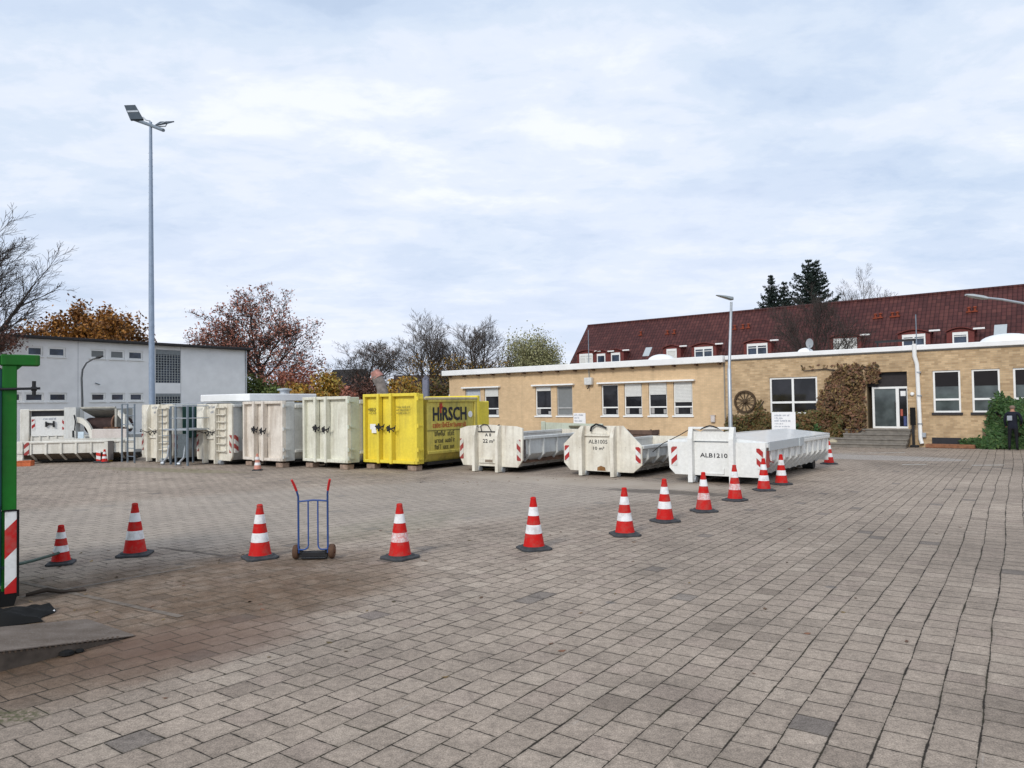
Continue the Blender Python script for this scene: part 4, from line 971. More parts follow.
m.build('brown_residue', SCRAP, e)
m = MB(); m.box(L2*.86,L2*.90,-.1,.0,1.26,1.9); m.prism([(L2*.74,1.9),(L2*.76,2.1),(L2*.95,1.3),(L2*.93,1.25)], .05, .25, 'xz'); m.build('right_arm', WHITE, e)
m = MB(); m.box(.05,L2-.1,.0,2.6,.2,1.0); m.build('body', GREY_SIDE, e)
# ---- steel ladder frame and access platform between the containers
def ladder_frame(px0, px1, Y, H, label):
    a = pt(px0, Y); b = pt(px1, Y-.6); d = b-a; L = d.length
    e = empty('ladder_frame', (a.x, a.y, 0), math.atan2(d.y, d.x), label, 'ladder')
    for x in (0, L*.45, L):
        m = MB(); m.box(x-.025,x+.025,-.025,.025,0,H); m.build('upright', GALV_D, e)
    m = MB()
    for i in range(7): z = .25+i*(H-.3)/6.3; m.tube([(L*.45,0,z),(L,0,z)], .017, 6)
    for z in (1.5, H): m.tube([(0,0,z),(L*.45,0,z)], .02, 6)
    m.build('rungs', GALV_D, e); return e
ladder_frame(122, 134.5, 29.6, 2.32, 'grey steel ladder frame left of the tall cream containers')
a = pt(173, 28.0); b = pt(196, 27.4); d = b-a; L = d.length
e = empty('access_platform', (a.x, a.y, 0), math.atan2(d.y, d.x), 'grey blue steel access platform with railing standing between two cream hook containers', 'platform')
for x, y in ((.0,-.1),(L*.48,-.35),(L*.98,-.35),(0,.9),(L*.98,.9)):
    m = MB(); m.box(x-.03,x+.03,y-.03,y+.03,.0,2.2); m.build('upright', GALV_D, e)
m = MB()
for z in (1.75, 2.2):
    m.tube([(0,-.1,z),(L*.48,-.35,z),(L*.98,-.35,z)], .022, 6); m.tube([(L*.98,-.35,z),(L*.98,.9,z)], .022, 6)
m.tube([(-1.2,.4,2.3),(L,.3,2.3)], .02, 6)
m.build('railing', GALV, e)
m = MB(); m.box(-.02,L,-.36,.9,1.30,1.36); m.build('platform_deck', GALV, e)
m = MB(); m.box(L*.54,L*.94,-.34,-.31,.36,1.12); m.box(L*.50,L*.98,-.345,-.30,.30,.36); m.box(L*.50,L*.98,-.345,-.30,1.12,1.17); m.build('mesh_panel', plain('grey_mesh_panel', (.11,.13,.14), .6, .2, .25, 20), e)
m = MB(); 
for i in range(6): z = .22+i*.22; m.tube([(-.28,-.25,z),(-.02,-.15,z)], .014, 6)
m.tube([(-.28,-.25,.15),(-.28,-.25,2.1)], .018, 6); m.tube([(-.02,-.15,.15),(-.02,-.15,2.1)], .018, 6); m.build('ladder', GALV_D, e)
for x in (.05, L*.75):
    m = MB(); m.tube([(x+.12,-.30,.75),(x+.08,-.34,.30),(x-.12,-.40,.10)], .04, 8); m.tube([(x-.16,-.42,.07),(x-.05,-.38,.07)], .06, 10); m.build('swivel_foot', GALV, e)
# dark green container behind the platform
e = cont_root('green_container', 199, 31.0, 2.0, 'dark green container standing behind the grey access platform', 'container')
m = MB(); m.box(-1.0,1.0,0,4.0,.2,2.22, b=.03); m.build('body', DKGREEN, e)
m = MB()
for z in (.6,1.1,1.6): m.box(-.97,.97,-.03,0,z-.03,z+.03)
m.build('cross_rib', DKGREEN, e)
# flat white roofed cabin behind
a = pt(201, 34.6); b = pt(249.5, 32.8); d = b-a; L = d.length
e = empty('flat_roof_cabin', (a.x, a.y, 0), math.atan2(d.y, d.x), 'low cabin with a flat white slab roof behind the cream containers', 'cabin')
m = MB(); m.box(.15,L-.15,.2,3.8,0,2.35); m.build('wall', plain('grey_cabin_wall', (.30,.32,.33), .8), e)
m = MB(); m.box(-.05,L,.0,4.0,2.40,2.74, b=.03); m.build('roof', ROOFW, e)
m = MB(); m.lathe([(.0,0),(.22,0),(.22,.16),(.34,.17),(.34,.24),(.0,.28)], 14, (L-.35,2.3,2.74)); m.build('roof_vent', GALV, e, smooth=True)
# ------------------------------------------------------------------ the long tan brick building
class Plane:
    """a vertical facade: local x along it to the right, y into the building, z up"""
    def __init__(s, p0, d):
        s.d = Vector((d.x, d.y, 0)).normalized(); s.p0 = p0; s.n = Vector((-s.d.y, s.d.x, 0))
        s.rz = math.atan2(s.d.y, s.d.x)
    def hit(s, px, py):
        r = ray(px, py); t = (s.p0-CAM).dot(s.n)/r.dot(s.n); return CAM + r*t
    def sz(s, px, py): h = s.hit(px, py); return (h-s.p0).dot(s.d), h.z
    def origin(s, px, py=400):
        h = s.hit(px, py); s.p0 = Vector((h.x, h.y, 0)); return s.p0
    def w(s, x, y, z=0.0): return s.p0 + s.d*x + s.n*y + Vector((0,0,z))
def wall_with_holes(mb, x0, x1, z0, z1, holes, depth=.16):
    xs = sorted({x0, x1, *[h[0] for h in holes], *[h[1] for h in holes]}); zs = sorted({z0, z1, *[h[2] for h in holes], *[h[3] for h in holes]})
    xs = [x for x in xs if x0 <= x <= x1]; zs = [z for z in zs if z0 <= z <= z1]
    for i in range(len(xs)-1):
        for j in range(len(zs)-1):
            cx, cz = (xs[i]+xs[i+1])/2, (zs[j]+zs[j+1])/2
            if any(h[0] < cx < h[1] and h[2] < cz < h[3] for h in holes): continue
            mb.quad((xs[i],0,zs[j]), (xs[i+1],0,zs[j]), (xs[i+1],0,zs[j+1]), (xs[i],0,zs[j+1]))
    for (a,b,c,d) in [h[:4] for h in holes]:
        mb.quad((a,0,c),(b,0,c),(b,depth,c),(a,depth,c)); mb.quad((a,0,d),(a,depth,d),(b,depth,d),(b,0,d))
        mb.quad((a,0,c),(a,depth,c),(a,depth,d),(a,0,d)); mb.quad((b,0,c),(b,0,d),(b,depth,d),(b,depth,c))
def window(parent, a, b, c, d, y, fr=.06, transom=(), mull=(), glassm=None, sill=None, mat=None, dep=.06):
    """frame with panes set y behind the wall face; transom / mull positions as fractions"""
    mat = mat or FRAMEW; glassm = glassm or GLASS
    m = MB()
    m.box(a+.002,a+fr,y,y+dep,c+.002,d-.002); m.box(b-fr,b-.002,y,y+dep,c+.002,d-.002); m.box(a+fr,b-fr,y,y+dep,c+.002,c+fr); m.box(a+fr,b-fr,y,y+dep,d-fr,d-.002)
    for t in transom: z = c+(d-c)*t; m.box(a+fr,b-fr,y-.004,y+dep,z-fr*.55,z+fr*.55)
    for t in mull: x = a+(b-a)*t; m.box(x-fr*.6,x+fr*.6,y-.008,y+dep,c+fr,d-fr)
    f = m.build('window', mat, parent)
    m = MB(); m.quad((a+fr*.5,y+dep*.6,c+fr*.5),(b-fr*.5,y+dep*.6,c+fr*.5),(b-fr*.5,y+dep*.6,d-fr*.5),(a+fr*.5,y+dep*.6,d-fr*.5)); m.build('pane', glassm, f, fix=False)
    if sill:
        m = MB(); m.box(a-.06,b+.06,-.07,y,c-sill,c, b=.006); m.build('sill', FRAMEW if sill < .09 else ROOFD, f)
    return f
p0 = at(920, 400, 31.5); p0.z = 0
FA = Plane(p0, Vector((.776,-.631,0))); FA.origin(449.5)
s_mid = FA.sz(725, 400)[0]; s_end = FA.sz(1024, 400)[0] + 9.0
A = empty('brick_building', FA.p0, FA.rz, 'long single storey tan brick building with white roof edge, windows and entrance steps', 'building')
holesL = []; winL = []
def rect(P, x0, x1, y0, y1):
    a, z1 = P.sz(x0, y0); b, _ = P.sz(x1, y0); _, z0 = P.sz((x0+x1)/2, y1); _, z1 = P.sz((x0+x1)/2, y0); return [a, b, z0, z1]
groupsL = [[(465.2,480.5,None,'p'),(484.5,498.6,.30,'d')],[(535.5,551.2,.15,'d'),(556.8,572.4,1.0,'g')],[(601.5,618.2,0,'d'),(624.2,642,.40,'d'),(648.6,667,.36,'d'),(673.4,692.6,.60,'d')]]
ZT, ZB = 3.12, 1.37
for g in groupsL:
    for (a, b, bl, k) in g:
        sa = FA.sz(a, 400)[0]; sb = FA.sz(b, 400)[0]; winL.append((sa, sb, ZB, ZT, bl, k)); holesL.append((sa, sb, ZB, ZT))
m = MB(); wall_with_holes(m, 0, s_mid, 0, 4.02, holesL, .14)
wl = m.build('wall', BRICK_L, A)
tag(wl, 'smooth tan brick wall of the left half')
m = MB(); m.box(0,.2,.002,11,0,4.02); m.box(.2,s_end,10.8,11,0,4.02); m.box(s_end-.2,s_end-.002,.002,10.8,0,4.02); m.build('back_wall', BRICK_L, A)
for (a,b,c,d,bl,k) in winL:
    f = window(A, a, b, c, d, .07, .065, (.26,), (), {'d':GLASS,'g':BLINDG,'p':plain('pale_drawn_blind',(.45,.48,.52),.6)}[k], .085, FRAMEW if k == 'd' else plain('dull_frame', (.42,.42,.41), .5))
    if bl and k == 'd':
        m = MB(); zb = d-(d-c)*bl; n = max(2, int((d-zb)/.07))
        for i in range(n): z = zb+(d-zb)*i/n; m.box(a+.05,b-.05,.02,.045,z,z+(d-zb)/n-.006)
        m.build('blind', BLIND, f)
for g in groupsL:
    sa = FA.sz(g[0][0], 400)[0]; sb = FA.sz(g[-1][1], 400)[0]
    m = MB(); m.box(sa-.18,sb+.18,-.22,-.002,ZT+.03,ZT+.12, b=.01); m.build('lintel_shade', FRAMEW, A)
POT = plain('sill_object', (.55,.54,.5), .6); DCUR = plain('drawn_curtain', (.35,.34,.33), .8)
for i, (a,b,c,d,bl,k) in enumerate(winL):
    if k != 'd': continue
    m = MB(); rg = random.Random(i); w_ = (b-a)
    m.box(a+.09,a+.09+w_*rg.uniform(.10,.2),.098,.104,c+.10,c+(d-c)*.24); m.box(b-.10-w_*rg.uniform(.06,.16),b-.10,.098,.104,c+.10,c+(d-c)*rg.uniform(.15,.24)); 
    m.build('curtain', DCUR, wl)
# roof of the left half: overhanging
m = MB(); m.box(-.35,s_mid+.08,-.38,11.3,4.03,4.37, b=.02); m.build('roof', ROOFW, A)
m = MB()
n = int(s_mid/1.25)
for i in range(n+1): x = .2+i*(s_mid-.4)/n; m.box(x-.05,x+.05,-.30,-.002,3.93,4.028)
m.build('rafter_ends', plain('brown_rafters', (.10,.055,.03), .8), A)
# right half
big = rect(FA, 769.3, 817, 377, 414.2)
R1 = rect(FA, 932.3, 960, 370, 412.5); R2 = rect(FA, 971.2, 999.6, 369.2, 412.5); R3 = rect(FA, 1012.6, 1040, 368, 412.5)
zt = (R1[3]+R2[3])/2; zb = (R1[2]+R2[2])/2
for r in (R1, R2, R3): r[2], r[3] = zb, zt
wr_ = R1[1]-R1[0]; gp_ = R2[0]-R1[1]
R4 = [R3[1]+gp_, R3[1]+gp_+wr_, zb, zt]
base_rect = rect(FA, 932, 961, 438, 443)
ent = rect(FA, 866, 906.8, 372, 428.6); zstep = max(.25, ent[2]); ent[2] = zstep
m = MB(); wall_with_holes(m, s_mid, s_end, 0, 4.14, [tuple(big), tuple(R1), tuple(R2), tuple(R3), tuple(R4)], .12)
# cut the entrance as a deeper recess
m2 = MB(); wall_with_holes(m2, s_mid, s_end, 0, 4.14, [tuple(big), tuple(R1), tuple(R2), tuple(R3), tuple(R4), tuple(ent)], .12)
er = [ent[0], ent[1], ent[2], ent[3]]
wrt = m2.build('wall', BRICK_R, A); tag(wrt, 'mottled yellowish brick wall of the right half')
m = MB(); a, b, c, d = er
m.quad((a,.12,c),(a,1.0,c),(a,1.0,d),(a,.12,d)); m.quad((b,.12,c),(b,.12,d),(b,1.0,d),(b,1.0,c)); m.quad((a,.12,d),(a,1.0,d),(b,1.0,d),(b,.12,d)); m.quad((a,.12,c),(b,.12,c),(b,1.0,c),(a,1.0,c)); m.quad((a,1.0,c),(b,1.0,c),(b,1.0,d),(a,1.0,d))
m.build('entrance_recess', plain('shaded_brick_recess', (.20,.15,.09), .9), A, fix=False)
zd = c + (d-c)*.74
# door and side light
fy = .22
xs0 = FA.sz(871, 400)[0]; xm = FA.sz(896.3, 400)[0]
m = MB(); fr = .09
m.box(xs0,xs0+fr,fy,fy+.08,c,zd); m.box(xm-fr*.7,xm+fr*.7,fy,fy+.08,c,zd); m.box(b-fr*.8,b-.004,fy,fy+.08,c,zd); m.box(xs0+fr,xm-fr*.7,fy,fy+.08,zd-fr,zd); m.box(xm+fr*.7,b-fr*.8,fy,fy+.08,zd-fr,zd); m.box(xs0+fr,xm-fr*.7,fy,fy+.08,c+.005,c+fr); m.box(xm+fr*.7,b-fr*.8,fy,fy+.08,c+.005,c+fr)
dr = m.build('door', FRAMEW, A)
m = MB(); m.quad((xs0+.05,fy+.05,c+.05),(xm,fy+.05,c+.05),(xm,fy+.05,zd-.05),(xs0+.05,fy+.05,zd-.05)); m.build('pane', GLASS_G, dr, fix=False)
m = MB(); m.quad((xm,fy+.05,c+.05),(b-.03,fy+.05,c+.05),(b-.03,fy+.05,zd-.05),(xm,fy+.05,zd-.05)); m.build('side_light', GLASS, dr, fix=False)
m = MB(); m.box(xm-.10,xm-.07,fy-.06,fy,c+.9,c+1.2); m.build('handle', DARKMET, dr)
m = MB(); m.box(xm+.12,b-.12,fy+.036,fy+.046,zd-.42,zd-.2); m.build('paper_notice', SIGNWHITE, dr)
m = MB(); m.box(xm+.10,b-.25,fy+.036,fy+.046,c+.55,c+.85); m.build('red_poster', plain('faded_red_poster', (.40,.10,.07), .6), dr)
m = MB(); m.box(xm+.22,b-.11,fy+.034,fy+.044,c+.12,c+.54); m.build('blue_poster', plain('blue_poster', (.06,.08,.20), .6), dr)
m = MB(); m.box(a+.01,b-.01,fy,fy+.03,zd+.01,d-.01); m.build('transom_panel', plain('dark_transom_panel', (.035,.03,.03), .4), A)
# steps
sl = FA.sz(846, 400)[0]; sr_ = FA.sz(911.3, 400)[0]; ns = 4
st = empty('entrance_steps', FA.w(sl, 0), FA.rz, 'four weathered concrete steps up to the glazed entrance door', 'steps'); 
for i in range(ns):
    m = MB(); o_ = .18*(ns-1-i)*(-1 if i < 2 else 1)*0; z1 = zstep*(i+1)/ns-.003; z0 = zstep*i/ns; m.box(.0 if i > 1 else -.5,sr_-sl,-.32*(ns-i)-.035,-.32*(ns-i-1)-.002,z1-.075,z1, b=.012); m.box(.02 if i > 1 else -.48,sr_-sl-.02,-.32*(ns-i),-.32*(ns-i-1)-.002 if i < ns-1 else -.002,max(0,z0-.002),z1-.076); m.build('step', CONC, st)
# downpipe
xd = FA.sz(919.8, 400)[0]
m = MB(); m.tube([(xd-.12,-.18,4.42),(xd-.12,-.18,3.9),(xd-.05,-.09,3.55),(xd-.0,-.09,.35),(xd+.06,-.12,.15)], .085, 12); dp = m.build('downpipe', FRAMEW, A, smooth=True)
m = MB(); m.tube([(xd-.15,.5,4.36),(xd-.15,.5,5.75)], .022, 6); m.build('aerial', GALV_D, A)
for z in (1.0,2.2,3.2):
    m = MB(); m.tube([(xd-.005,-.09,z-.03),(xd-.005,-.09,z+.03)], .10, 12); m.build('pipe_clamp', GALV, dp)
m = MB(); m.box(xd+.05,xd+.22,-.14,-.02,.42,.62, b=.02); m.build('tap_box', GALV, A)
# windows right
window(A, *big, .05, .085, (.32,), (.49,), GLASS, None)
DBL = plain('dark_half_blind', (.012,.010,.011), .5)
for r in (R1, R2, R3, R4):
    f = window(A, *r, .05, .075, (.31,), (), GLASS_G, .10)
    m = MB(); m.box(r[0]+.08,r[1]-.08,.075,.082,r[2]+(r[3]-r[2])*.62,r[3]-.08); m.build('dark_blind', DBL, f)
m = MB(); m.box(base_rect[0],base_rect[1],-.02,-.002,.12,.42); m.build('cellar_grille', plain('dark_grille', (.03,.03,.035), .6), A)
xa = FA.sz(926, 400)[0]; xb = FA.sz(975, 400)[0]
m = MB(); m.box(0,xb-xa,-.45,-.01,0,.16, b=.02); o = m.build('brick_edging', plain('red_brick_edging', (.24,.11,.06), .9, 0, .3, 7), None); o.location = FA.w(xa, 0); o.rotation_euler.z = FA.rz; tag(o, 'low reddish brick edging under the first right window', 'edging')
# roof right half
m = MB(); m.box(s_mid+.09,s_end+.2,-.14,11.3,4.15,4.36, b=.02); m.build('roof', ROOFW, A)
m = MB(); m.box(s_mid+.09,s_end+.1,-.05,-.002,4.10,4.149); m.build('eaves_gutter', plain('grey_gutter', (.25,.25,.24), .6), A)
x0 = FA.sz(872, 400)[0]
m = MB(); m.box(x0,FA.sz(915,400)[0],.8,.9,4.62,4.72); 
for x in (x0+.1, FA.sz(912,400)[0]): m.box(x-.03,x+.03,.82,.88,4.362,4.62)
m.build('roof_rail', DARKMET, A)
def dome(px, rad, hgt, y):
    s = FA.sz(px, 352)[0]; mb = MB(); mb.lathe([(rad*math.cos(t*math.pi/2/7), hgt*math.sin(t*math.pi/2/7)) for t in range(7)] + [(.05,hgt)], 26, (s*(1), y, 4.366)); mb.build('roof_dome', ROOFW, A, smooth=True)
dome(648, .75, .38, 1.5); dome(800, .36, .22, .8); dome(1005, 1.0, .36, 1.2)
m = MB(); xj = s_mid; m.box(xj-.03,xj+.03,-.03,-.002,0,4.0); m.build('joint_strip', plain('grey_joint_strip', (.25,.23,.2), .8), A)
# fixtures on the wall
def on_wall(o, px, py=None, y=0.0):
    s, z = FA.sz(px, py if py else 400); o.location = FA.w(s, y, z if py else 0); o.rotation_euler.z = FA.rz; return o
e = empty('alarm_box', (0,0,0)); on_wall(e, 590, 381.5); tag(e, 'white siren box with a tall rod aerial on the left brick wall', 'alarm box')
m = MB(); m.box(-.25,.25,-.26,-.005,-.20,.22, b=.03); m.build('housing', plain('light_grey_box', (.62,.62,.60), .5), e)
m = MB(); m.tube([(.02,-.12,.22),(.02,-.12,2.95)], .022, 6); m.build('aerial', GALV_D, e)
m = MB(); m.tube([(.0,-.1,-.2),(.0,-.14,-.36),(-.05,-.22,-.42)], .03, 6); m.build('bracket', DARKMET, e)
e = empty('wall_sign', (0,0,0)); on_wall(e, 579.8, 418.2, -.0); tag(e, 'white wall sign with three lines of blue grey lettering beside the closed grey blind', 'sign')
m = MB(); m.box(-.42,.42,-.04,-.006,-.34,.30, b=.005); m.build('board', SIGNWHITE, e)
m = MB(); rg = random.Random(1)
for z, l in ((.14,.62),(-.02,.3),(-.20,.56)): word_bars(m, rg, (-.36,-.0415,z), (1,0,0), (0,0,1), l, .10)
m.build('lettering', LETTER_GREY, e)
e = empty('lamp_box', (0,0,0)); on_wall(e, 713.4, 419); tag(e, 'small pale box fixed on the tan wall left of the lamp post', 'wall box')
m = MB(); m.box(-.10,.12,-.14,-.005,-.17,.17, b=.03); m.box(-.12,.14,-.15,-.004,.172,.20); m.build('housing', plain('pale_pinkish_box', (.6,.55,.52), .5), e)
e = empty('wall_lamp', (0,0,0)); on_wall(e, 912.4, 394); tag(e, 'small round white lamp on the wall right of the entrance', 'lamp')
m = MB(); m.lathe([(.0,-.10),(.06,-.09),(.085,-.05),(.085,-.005),(.0,-.005)], 14, axis='y'); m.build('globe', FRAMEW, e, smooth=True)
e = empty('letter_board', (0,0,0)); on_wall(e, 913.8); tag(e, 'narrow black post board between the entrance door and the white downpipe', 'post')
m = MB(); m.box(-.10,.10,-.35,-.25,.95,1.70, b=.01); m.build('black_board', BLACK, e)
m = MB(); m.box(-.05,.05,-.33,-.27,.0,.95); m.box(-.12,.2,-.42,-.15,0,.10, b=.02); m.build('post', DARKMET, e)
# wagon wheel on the wall
sw, zw = FA.sz(745.8, 401.5); e = empty('wagon_wheel', FA.w(sw, -.10, zw), FA.rz, 'old brown wooden wagon wheel hung on the brick wall', 'wagon wheel')
WOOD = plain('old_dark_wood', (.075,.05,.03), .85, 0, .3, 6); ro = .55
m = MB(); n = 40; vs = []; fs = []
for i in range(n):
    t = 2*math.pi*i/n
    for r, y in ((ro,-.05),(ro,.05),(ro-.085,.05),(ro-.085,-.05)): vs.append((r*math.cos(t), y, r*math.sin(t)))
for i in range(n):
    for k in range(4): fs.append((i*4+k, i*4+(k+1)%4, ((i+1)%n)*4+(k+1)%4, ((i+1)%n)*4+k))
m.add(vs, fs); m.build('rim', WOOD, e)
m = MB(); m.lathe([(0,-.12),(.07,-.12),(.11,-.04),(.11,.06),(0,.06)], 16, axis='y'); m.build('hub', WOOD, e)
for i in range(12):
    t = 2*math.pi*i/12+.1; m = MB(); m.tube([(.09*math.cos(t),0,.09*math.sin(t)),((ro-.07)*math.cos(t),0,(ro-.07)*math.sin(t))], .022, 6); m.build('spoke', WOOD, e)
# free standing white sign behind the covered skip
q = at(784, 436, 28.5); e = empty('information_sign', (q.x, q.y, 0), R(-30), 'white information board with small lettering standing before the hedge', 'sign')
zt_ = at(784, 412, 28.5).z; zb_ = at(784, 441, 28.5).z
m = MB(); m.box(-.44,.44,-.03,.0,zb_,zt_, b=.006); rg = random.Random(12)
for i, (l, h) in enumerate(((.58,.075),(.28,.075),(.56,.075),(.3,.045),(.55,.045),(.6,.045),(.58,.045),(.5,.045))):
    word_bars(m, rg, (-.33,-.032,zt_-.16-i*.105), (1,0,0), (0,0,1), l, h, 1)
m.build('board', [SIGNWHITE, LETTER_GREY], e, fix=False)
for x in (-.36,.36):
    m = MB(); m.box(x-.03,x+.03,.003,.06,0,zt_-.1); m.build('post', GALV, e)
# ------------------------------------------------------------------ white two storey building at the left
p0 = at(40, 400, 46.0); p0.z = 0
FB = Plane(p0, Vector((.602,.798,0))); FB.origin(-150)
sB = FB.sz(245, 360)[0]; zB = FB.sz(150, 344)[1]
B = empty('white_building', FB.p0, FB.rz, 'pale grey two storey flat roofed building with rows of small windows at the far left', 'building')
def row(rects, y0, y1):
    out = []
    _, zt = FB.sz((rects[0][0]+rects[-1][1])/2, y0); _, zb = FB.sz((rects[0][0]+rects[-1][1])/2, y1)
    return [(FB.sz(a, 380)[0], FB.sz(b, 380)[0], zb, zt) for a, b in rects]
up = row([(26.7,43),(48,65.6),(90,105.5),(109.7,124.6),(128,143)], 348.6, 358.0); lo = row([(6,21.5),(24.6,44),(48.7,67),(90.7,105.6),(110.6,125),(129.4,143)], 392.8, 401.6)
gr = [FB.sz(155.5,380)[0], FB.sz(180.5,380)[0], FB.sz(168,383)[1], FB.sz(168,350)[1]]; gr2 = [gr[0], gr[1], FB.sz(168,412)[1], FB.sz(168,393.5)[1]]
zr_ = (FB.sz(60,339.3)[1]+FB.sz(230,349)[1])/2
m = MB(); wall_with_holes(m, 0, sB, 0, zr_-.05, up+lo+[tuple(gr), tuple(gr2)], .14); m.box(sB-.2,sB-.001,.02,9.8,0,zr_-.05); m.box(0,sB-.2,9.8,10,0,zr_-.05); m.build('wall', RENDER_W, B)
for i, h in enumerate(up): window(B, *h, .05, .11, (), (), BLINDG if i in (2,3) else GLASS_B, .10 if 0 else .07)
for h in lo: window(B, *h, .05, .11, (), (), GLASS_B, .07)
for g in (gr, gr2):
    m = MB(); a,b,c,d = g; n = 9
    for i in range(n+1): x = a+(b-a)*i/n; m.box(x-.02,x+.02,.01,.05,c,d)
    k = max(3, int((d-c)/.2))
    for i in range(k+1): z = c+(d-c)*.83*i/k; m.box(a,b,.012,.048,z-.018,z+.018)
    f = m.build('window', plain('grey_grating', (.33,.35,.35), .6), B)
    m = MB(); m.quad((a,.10,c),(b,.10,c),(b,.10,d),(a,.10,d)); m.build('pane', GLASS_B, f, fix=False)
    m = MB(); m.box(a,b,.0,.06,d-(d-c)*.14,d); m.build('shutter_box', plain('grey_shutter_box', (.25,.27,.28), .6), f)
m = MB(); m.box(-.3,sB+.45,-.45,10.3,zr_-.045,zr_+.13, b=.02); m.build('roof', ROOFD, B)
m = MB(); x = FB.sz(78,380)[0]; m.box(x-.015,x+.015,-.004,-.001,0,zr_-.06); x = FB.sz(180.8,380)[0]; m.box(x-.015,x+.015,-.004,-.001,0,zr_-.06); m.build('render_joint', plain('render_joint_grey', (.42,.42,.44), .9), B)
m = MB(); m.tube([(sB+.06,-.06,zr_-.06),(sB+.06,-.06,.2)], .06, 8); m.build('downpipe', GALV, B)
m = MB(); s_, z_ = FB.sz(95, 383); m.tube([(s_,-.03,z_),(s_+.3,-.05,z_-.1)], .03, 6); m.build('vent', GALV_D, B)
# ------------------------------------------------------------------ red roofed house behind
rdg = at(590, 323.2, 86.0); p0 = Vector((rdg.x, rdg.y, 0)); FC = Plane(p0, Vector((.779,-.627,0)))
ZR = rdg.z - .28; DEP = 5.3; ZE = ZR - DEP*1.19; LC = 62.0
Cc = empty('red_roofed_house', FC.p0, FC.rz, 'long house with a steep dark red tiled roof and small dormers behind the brick building', 'house')
def tiles(name):
    m = N(name); c = m.coord(); s = m.n('ShaderNodeSeparateXYZ'); m.l(c, s.inputs[0])
    fx = m.math('FRACT', m.math('DIVIDE', s.outputs[0], .34)); fz = m.math('FRACT', m.math('DIVIDE', s.outputs[2], .33))
    sx = m.math('SINE', m.math('MULTIPLY', fx, math.pi))
    cb = m.n('ShaderNodeCombineXYZ'); m.l(m.math('FLOOR', m.math('DIVIDE', s.outputs[0], .34)), cb.inputs[0]); m.l(m.math('FLOOR', m.math('DIVIDE', s.outputs[2], .33)), cb.inputs[1])
    wn2 = m.n('ShaderNodeTexWhiteNoise', noise_dimensions='2D'); m.l(cb.outputs[0], wn2.inputs['Vector'])
    n = m.noise(c, .35, 4); n2 = m.noise(c, 2.0, 4)
    cc = m.ramp(wn2.outputs['Value'], (0, (.062,.021,.020)), (.6, (.080,.026,.024)), (1, (.104,.036,.031)))
    cc = m.mix(1, cc, m.ramp(n, (.3, .85), (.7, 1.12)), 'MULTIPLY'); cc = m.mix(1, cc, m.ramp(n2, (.3, .88), (.7, 1.1)), 'MULTIPLY')
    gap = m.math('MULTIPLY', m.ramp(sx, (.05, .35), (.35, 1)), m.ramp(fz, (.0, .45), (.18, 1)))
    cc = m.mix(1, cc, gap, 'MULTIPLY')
    h = m.math('ADD', sx, m.math('MULTIPLY', m.math('SUBTRACT', 1, fz), .8))
    m.bump(h, .8, .06)
    return m.fin(cc, .65)
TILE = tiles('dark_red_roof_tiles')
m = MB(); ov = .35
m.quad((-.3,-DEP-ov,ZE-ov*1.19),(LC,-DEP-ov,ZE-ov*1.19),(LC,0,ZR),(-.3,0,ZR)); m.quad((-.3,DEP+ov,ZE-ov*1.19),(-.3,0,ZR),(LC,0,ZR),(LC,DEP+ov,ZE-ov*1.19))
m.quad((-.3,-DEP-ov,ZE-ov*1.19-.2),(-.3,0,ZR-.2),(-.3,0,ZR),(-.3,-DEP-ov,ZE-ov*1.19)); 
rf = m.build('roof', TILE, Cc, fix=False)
m = MB(); m.tube([(-.3,0,ZR+.0),(LC,0,ZR+.0)], .13, 8); m.build('ridge_tiles', TILE, rf)
m = MB(); m.box(-.36,-.28,-.02,.02,ZR-.3,ZR+.02)
m.add([(-.33,-DEP-ov,ZE-ov*1.19+.03),(-.33,0,ZR+.03),(-.33,0,ZR-.22),(-.33,-DEP-ov,ZE-ov*1.19-.22),(-.27,-DEP-ov,ZE-ov*1.19+.03),(-.27,0,ZR+.03),(-.27,0,ZR-.22),(-.27,-DEP-ov,ZE-ov*1.19-.22)], [(0,1,2,3),(7,6,5,4),(0,4,5,1)])
m.build('verge_board', plain('dark_verge', (.05,.045,.045), .7), rf)
m = MB(); m.add([(0,-DEP,0),(0,DEP,0),(0,DEP,ZE),(0,0,ZR-.15),(0,-DEP,ZE)], [(0,1,2,3,4)]); m.quad((0,-DEP,0),(LC,-DEP,0),(LC,-DEP,ZE),(0,-DEP,ZE)); m.quad((0,DEP,0),(LC,DEP,0),(LC,DEP,ZE),(0,DEP,ZE)); m.build('wall', plain('cream_house_wall', (.5,.46,.38), .9), Cc)
nrm = FC.n
def roof_pt(px, py):
    # the front roof plane: z = ZR + 1.19*y (y<0)
    r = ray(px, py); o = CAM - FC.p0
    oy, oz = o.dot(FC.n), o.z; ry, rz = r.dot(FC.n), r.z
    t = (ZR + 1.19*oy - oz)/(rz - 1.19*ry); h = CAM + r*t
    return (h-FC.p0).dot(FC.d), (h-FC.p0).dot(FC.n), h.z
DORM = plain('red_brown_dormer_cladding', (.15,.04,.035), .7, 0, .2, 5)
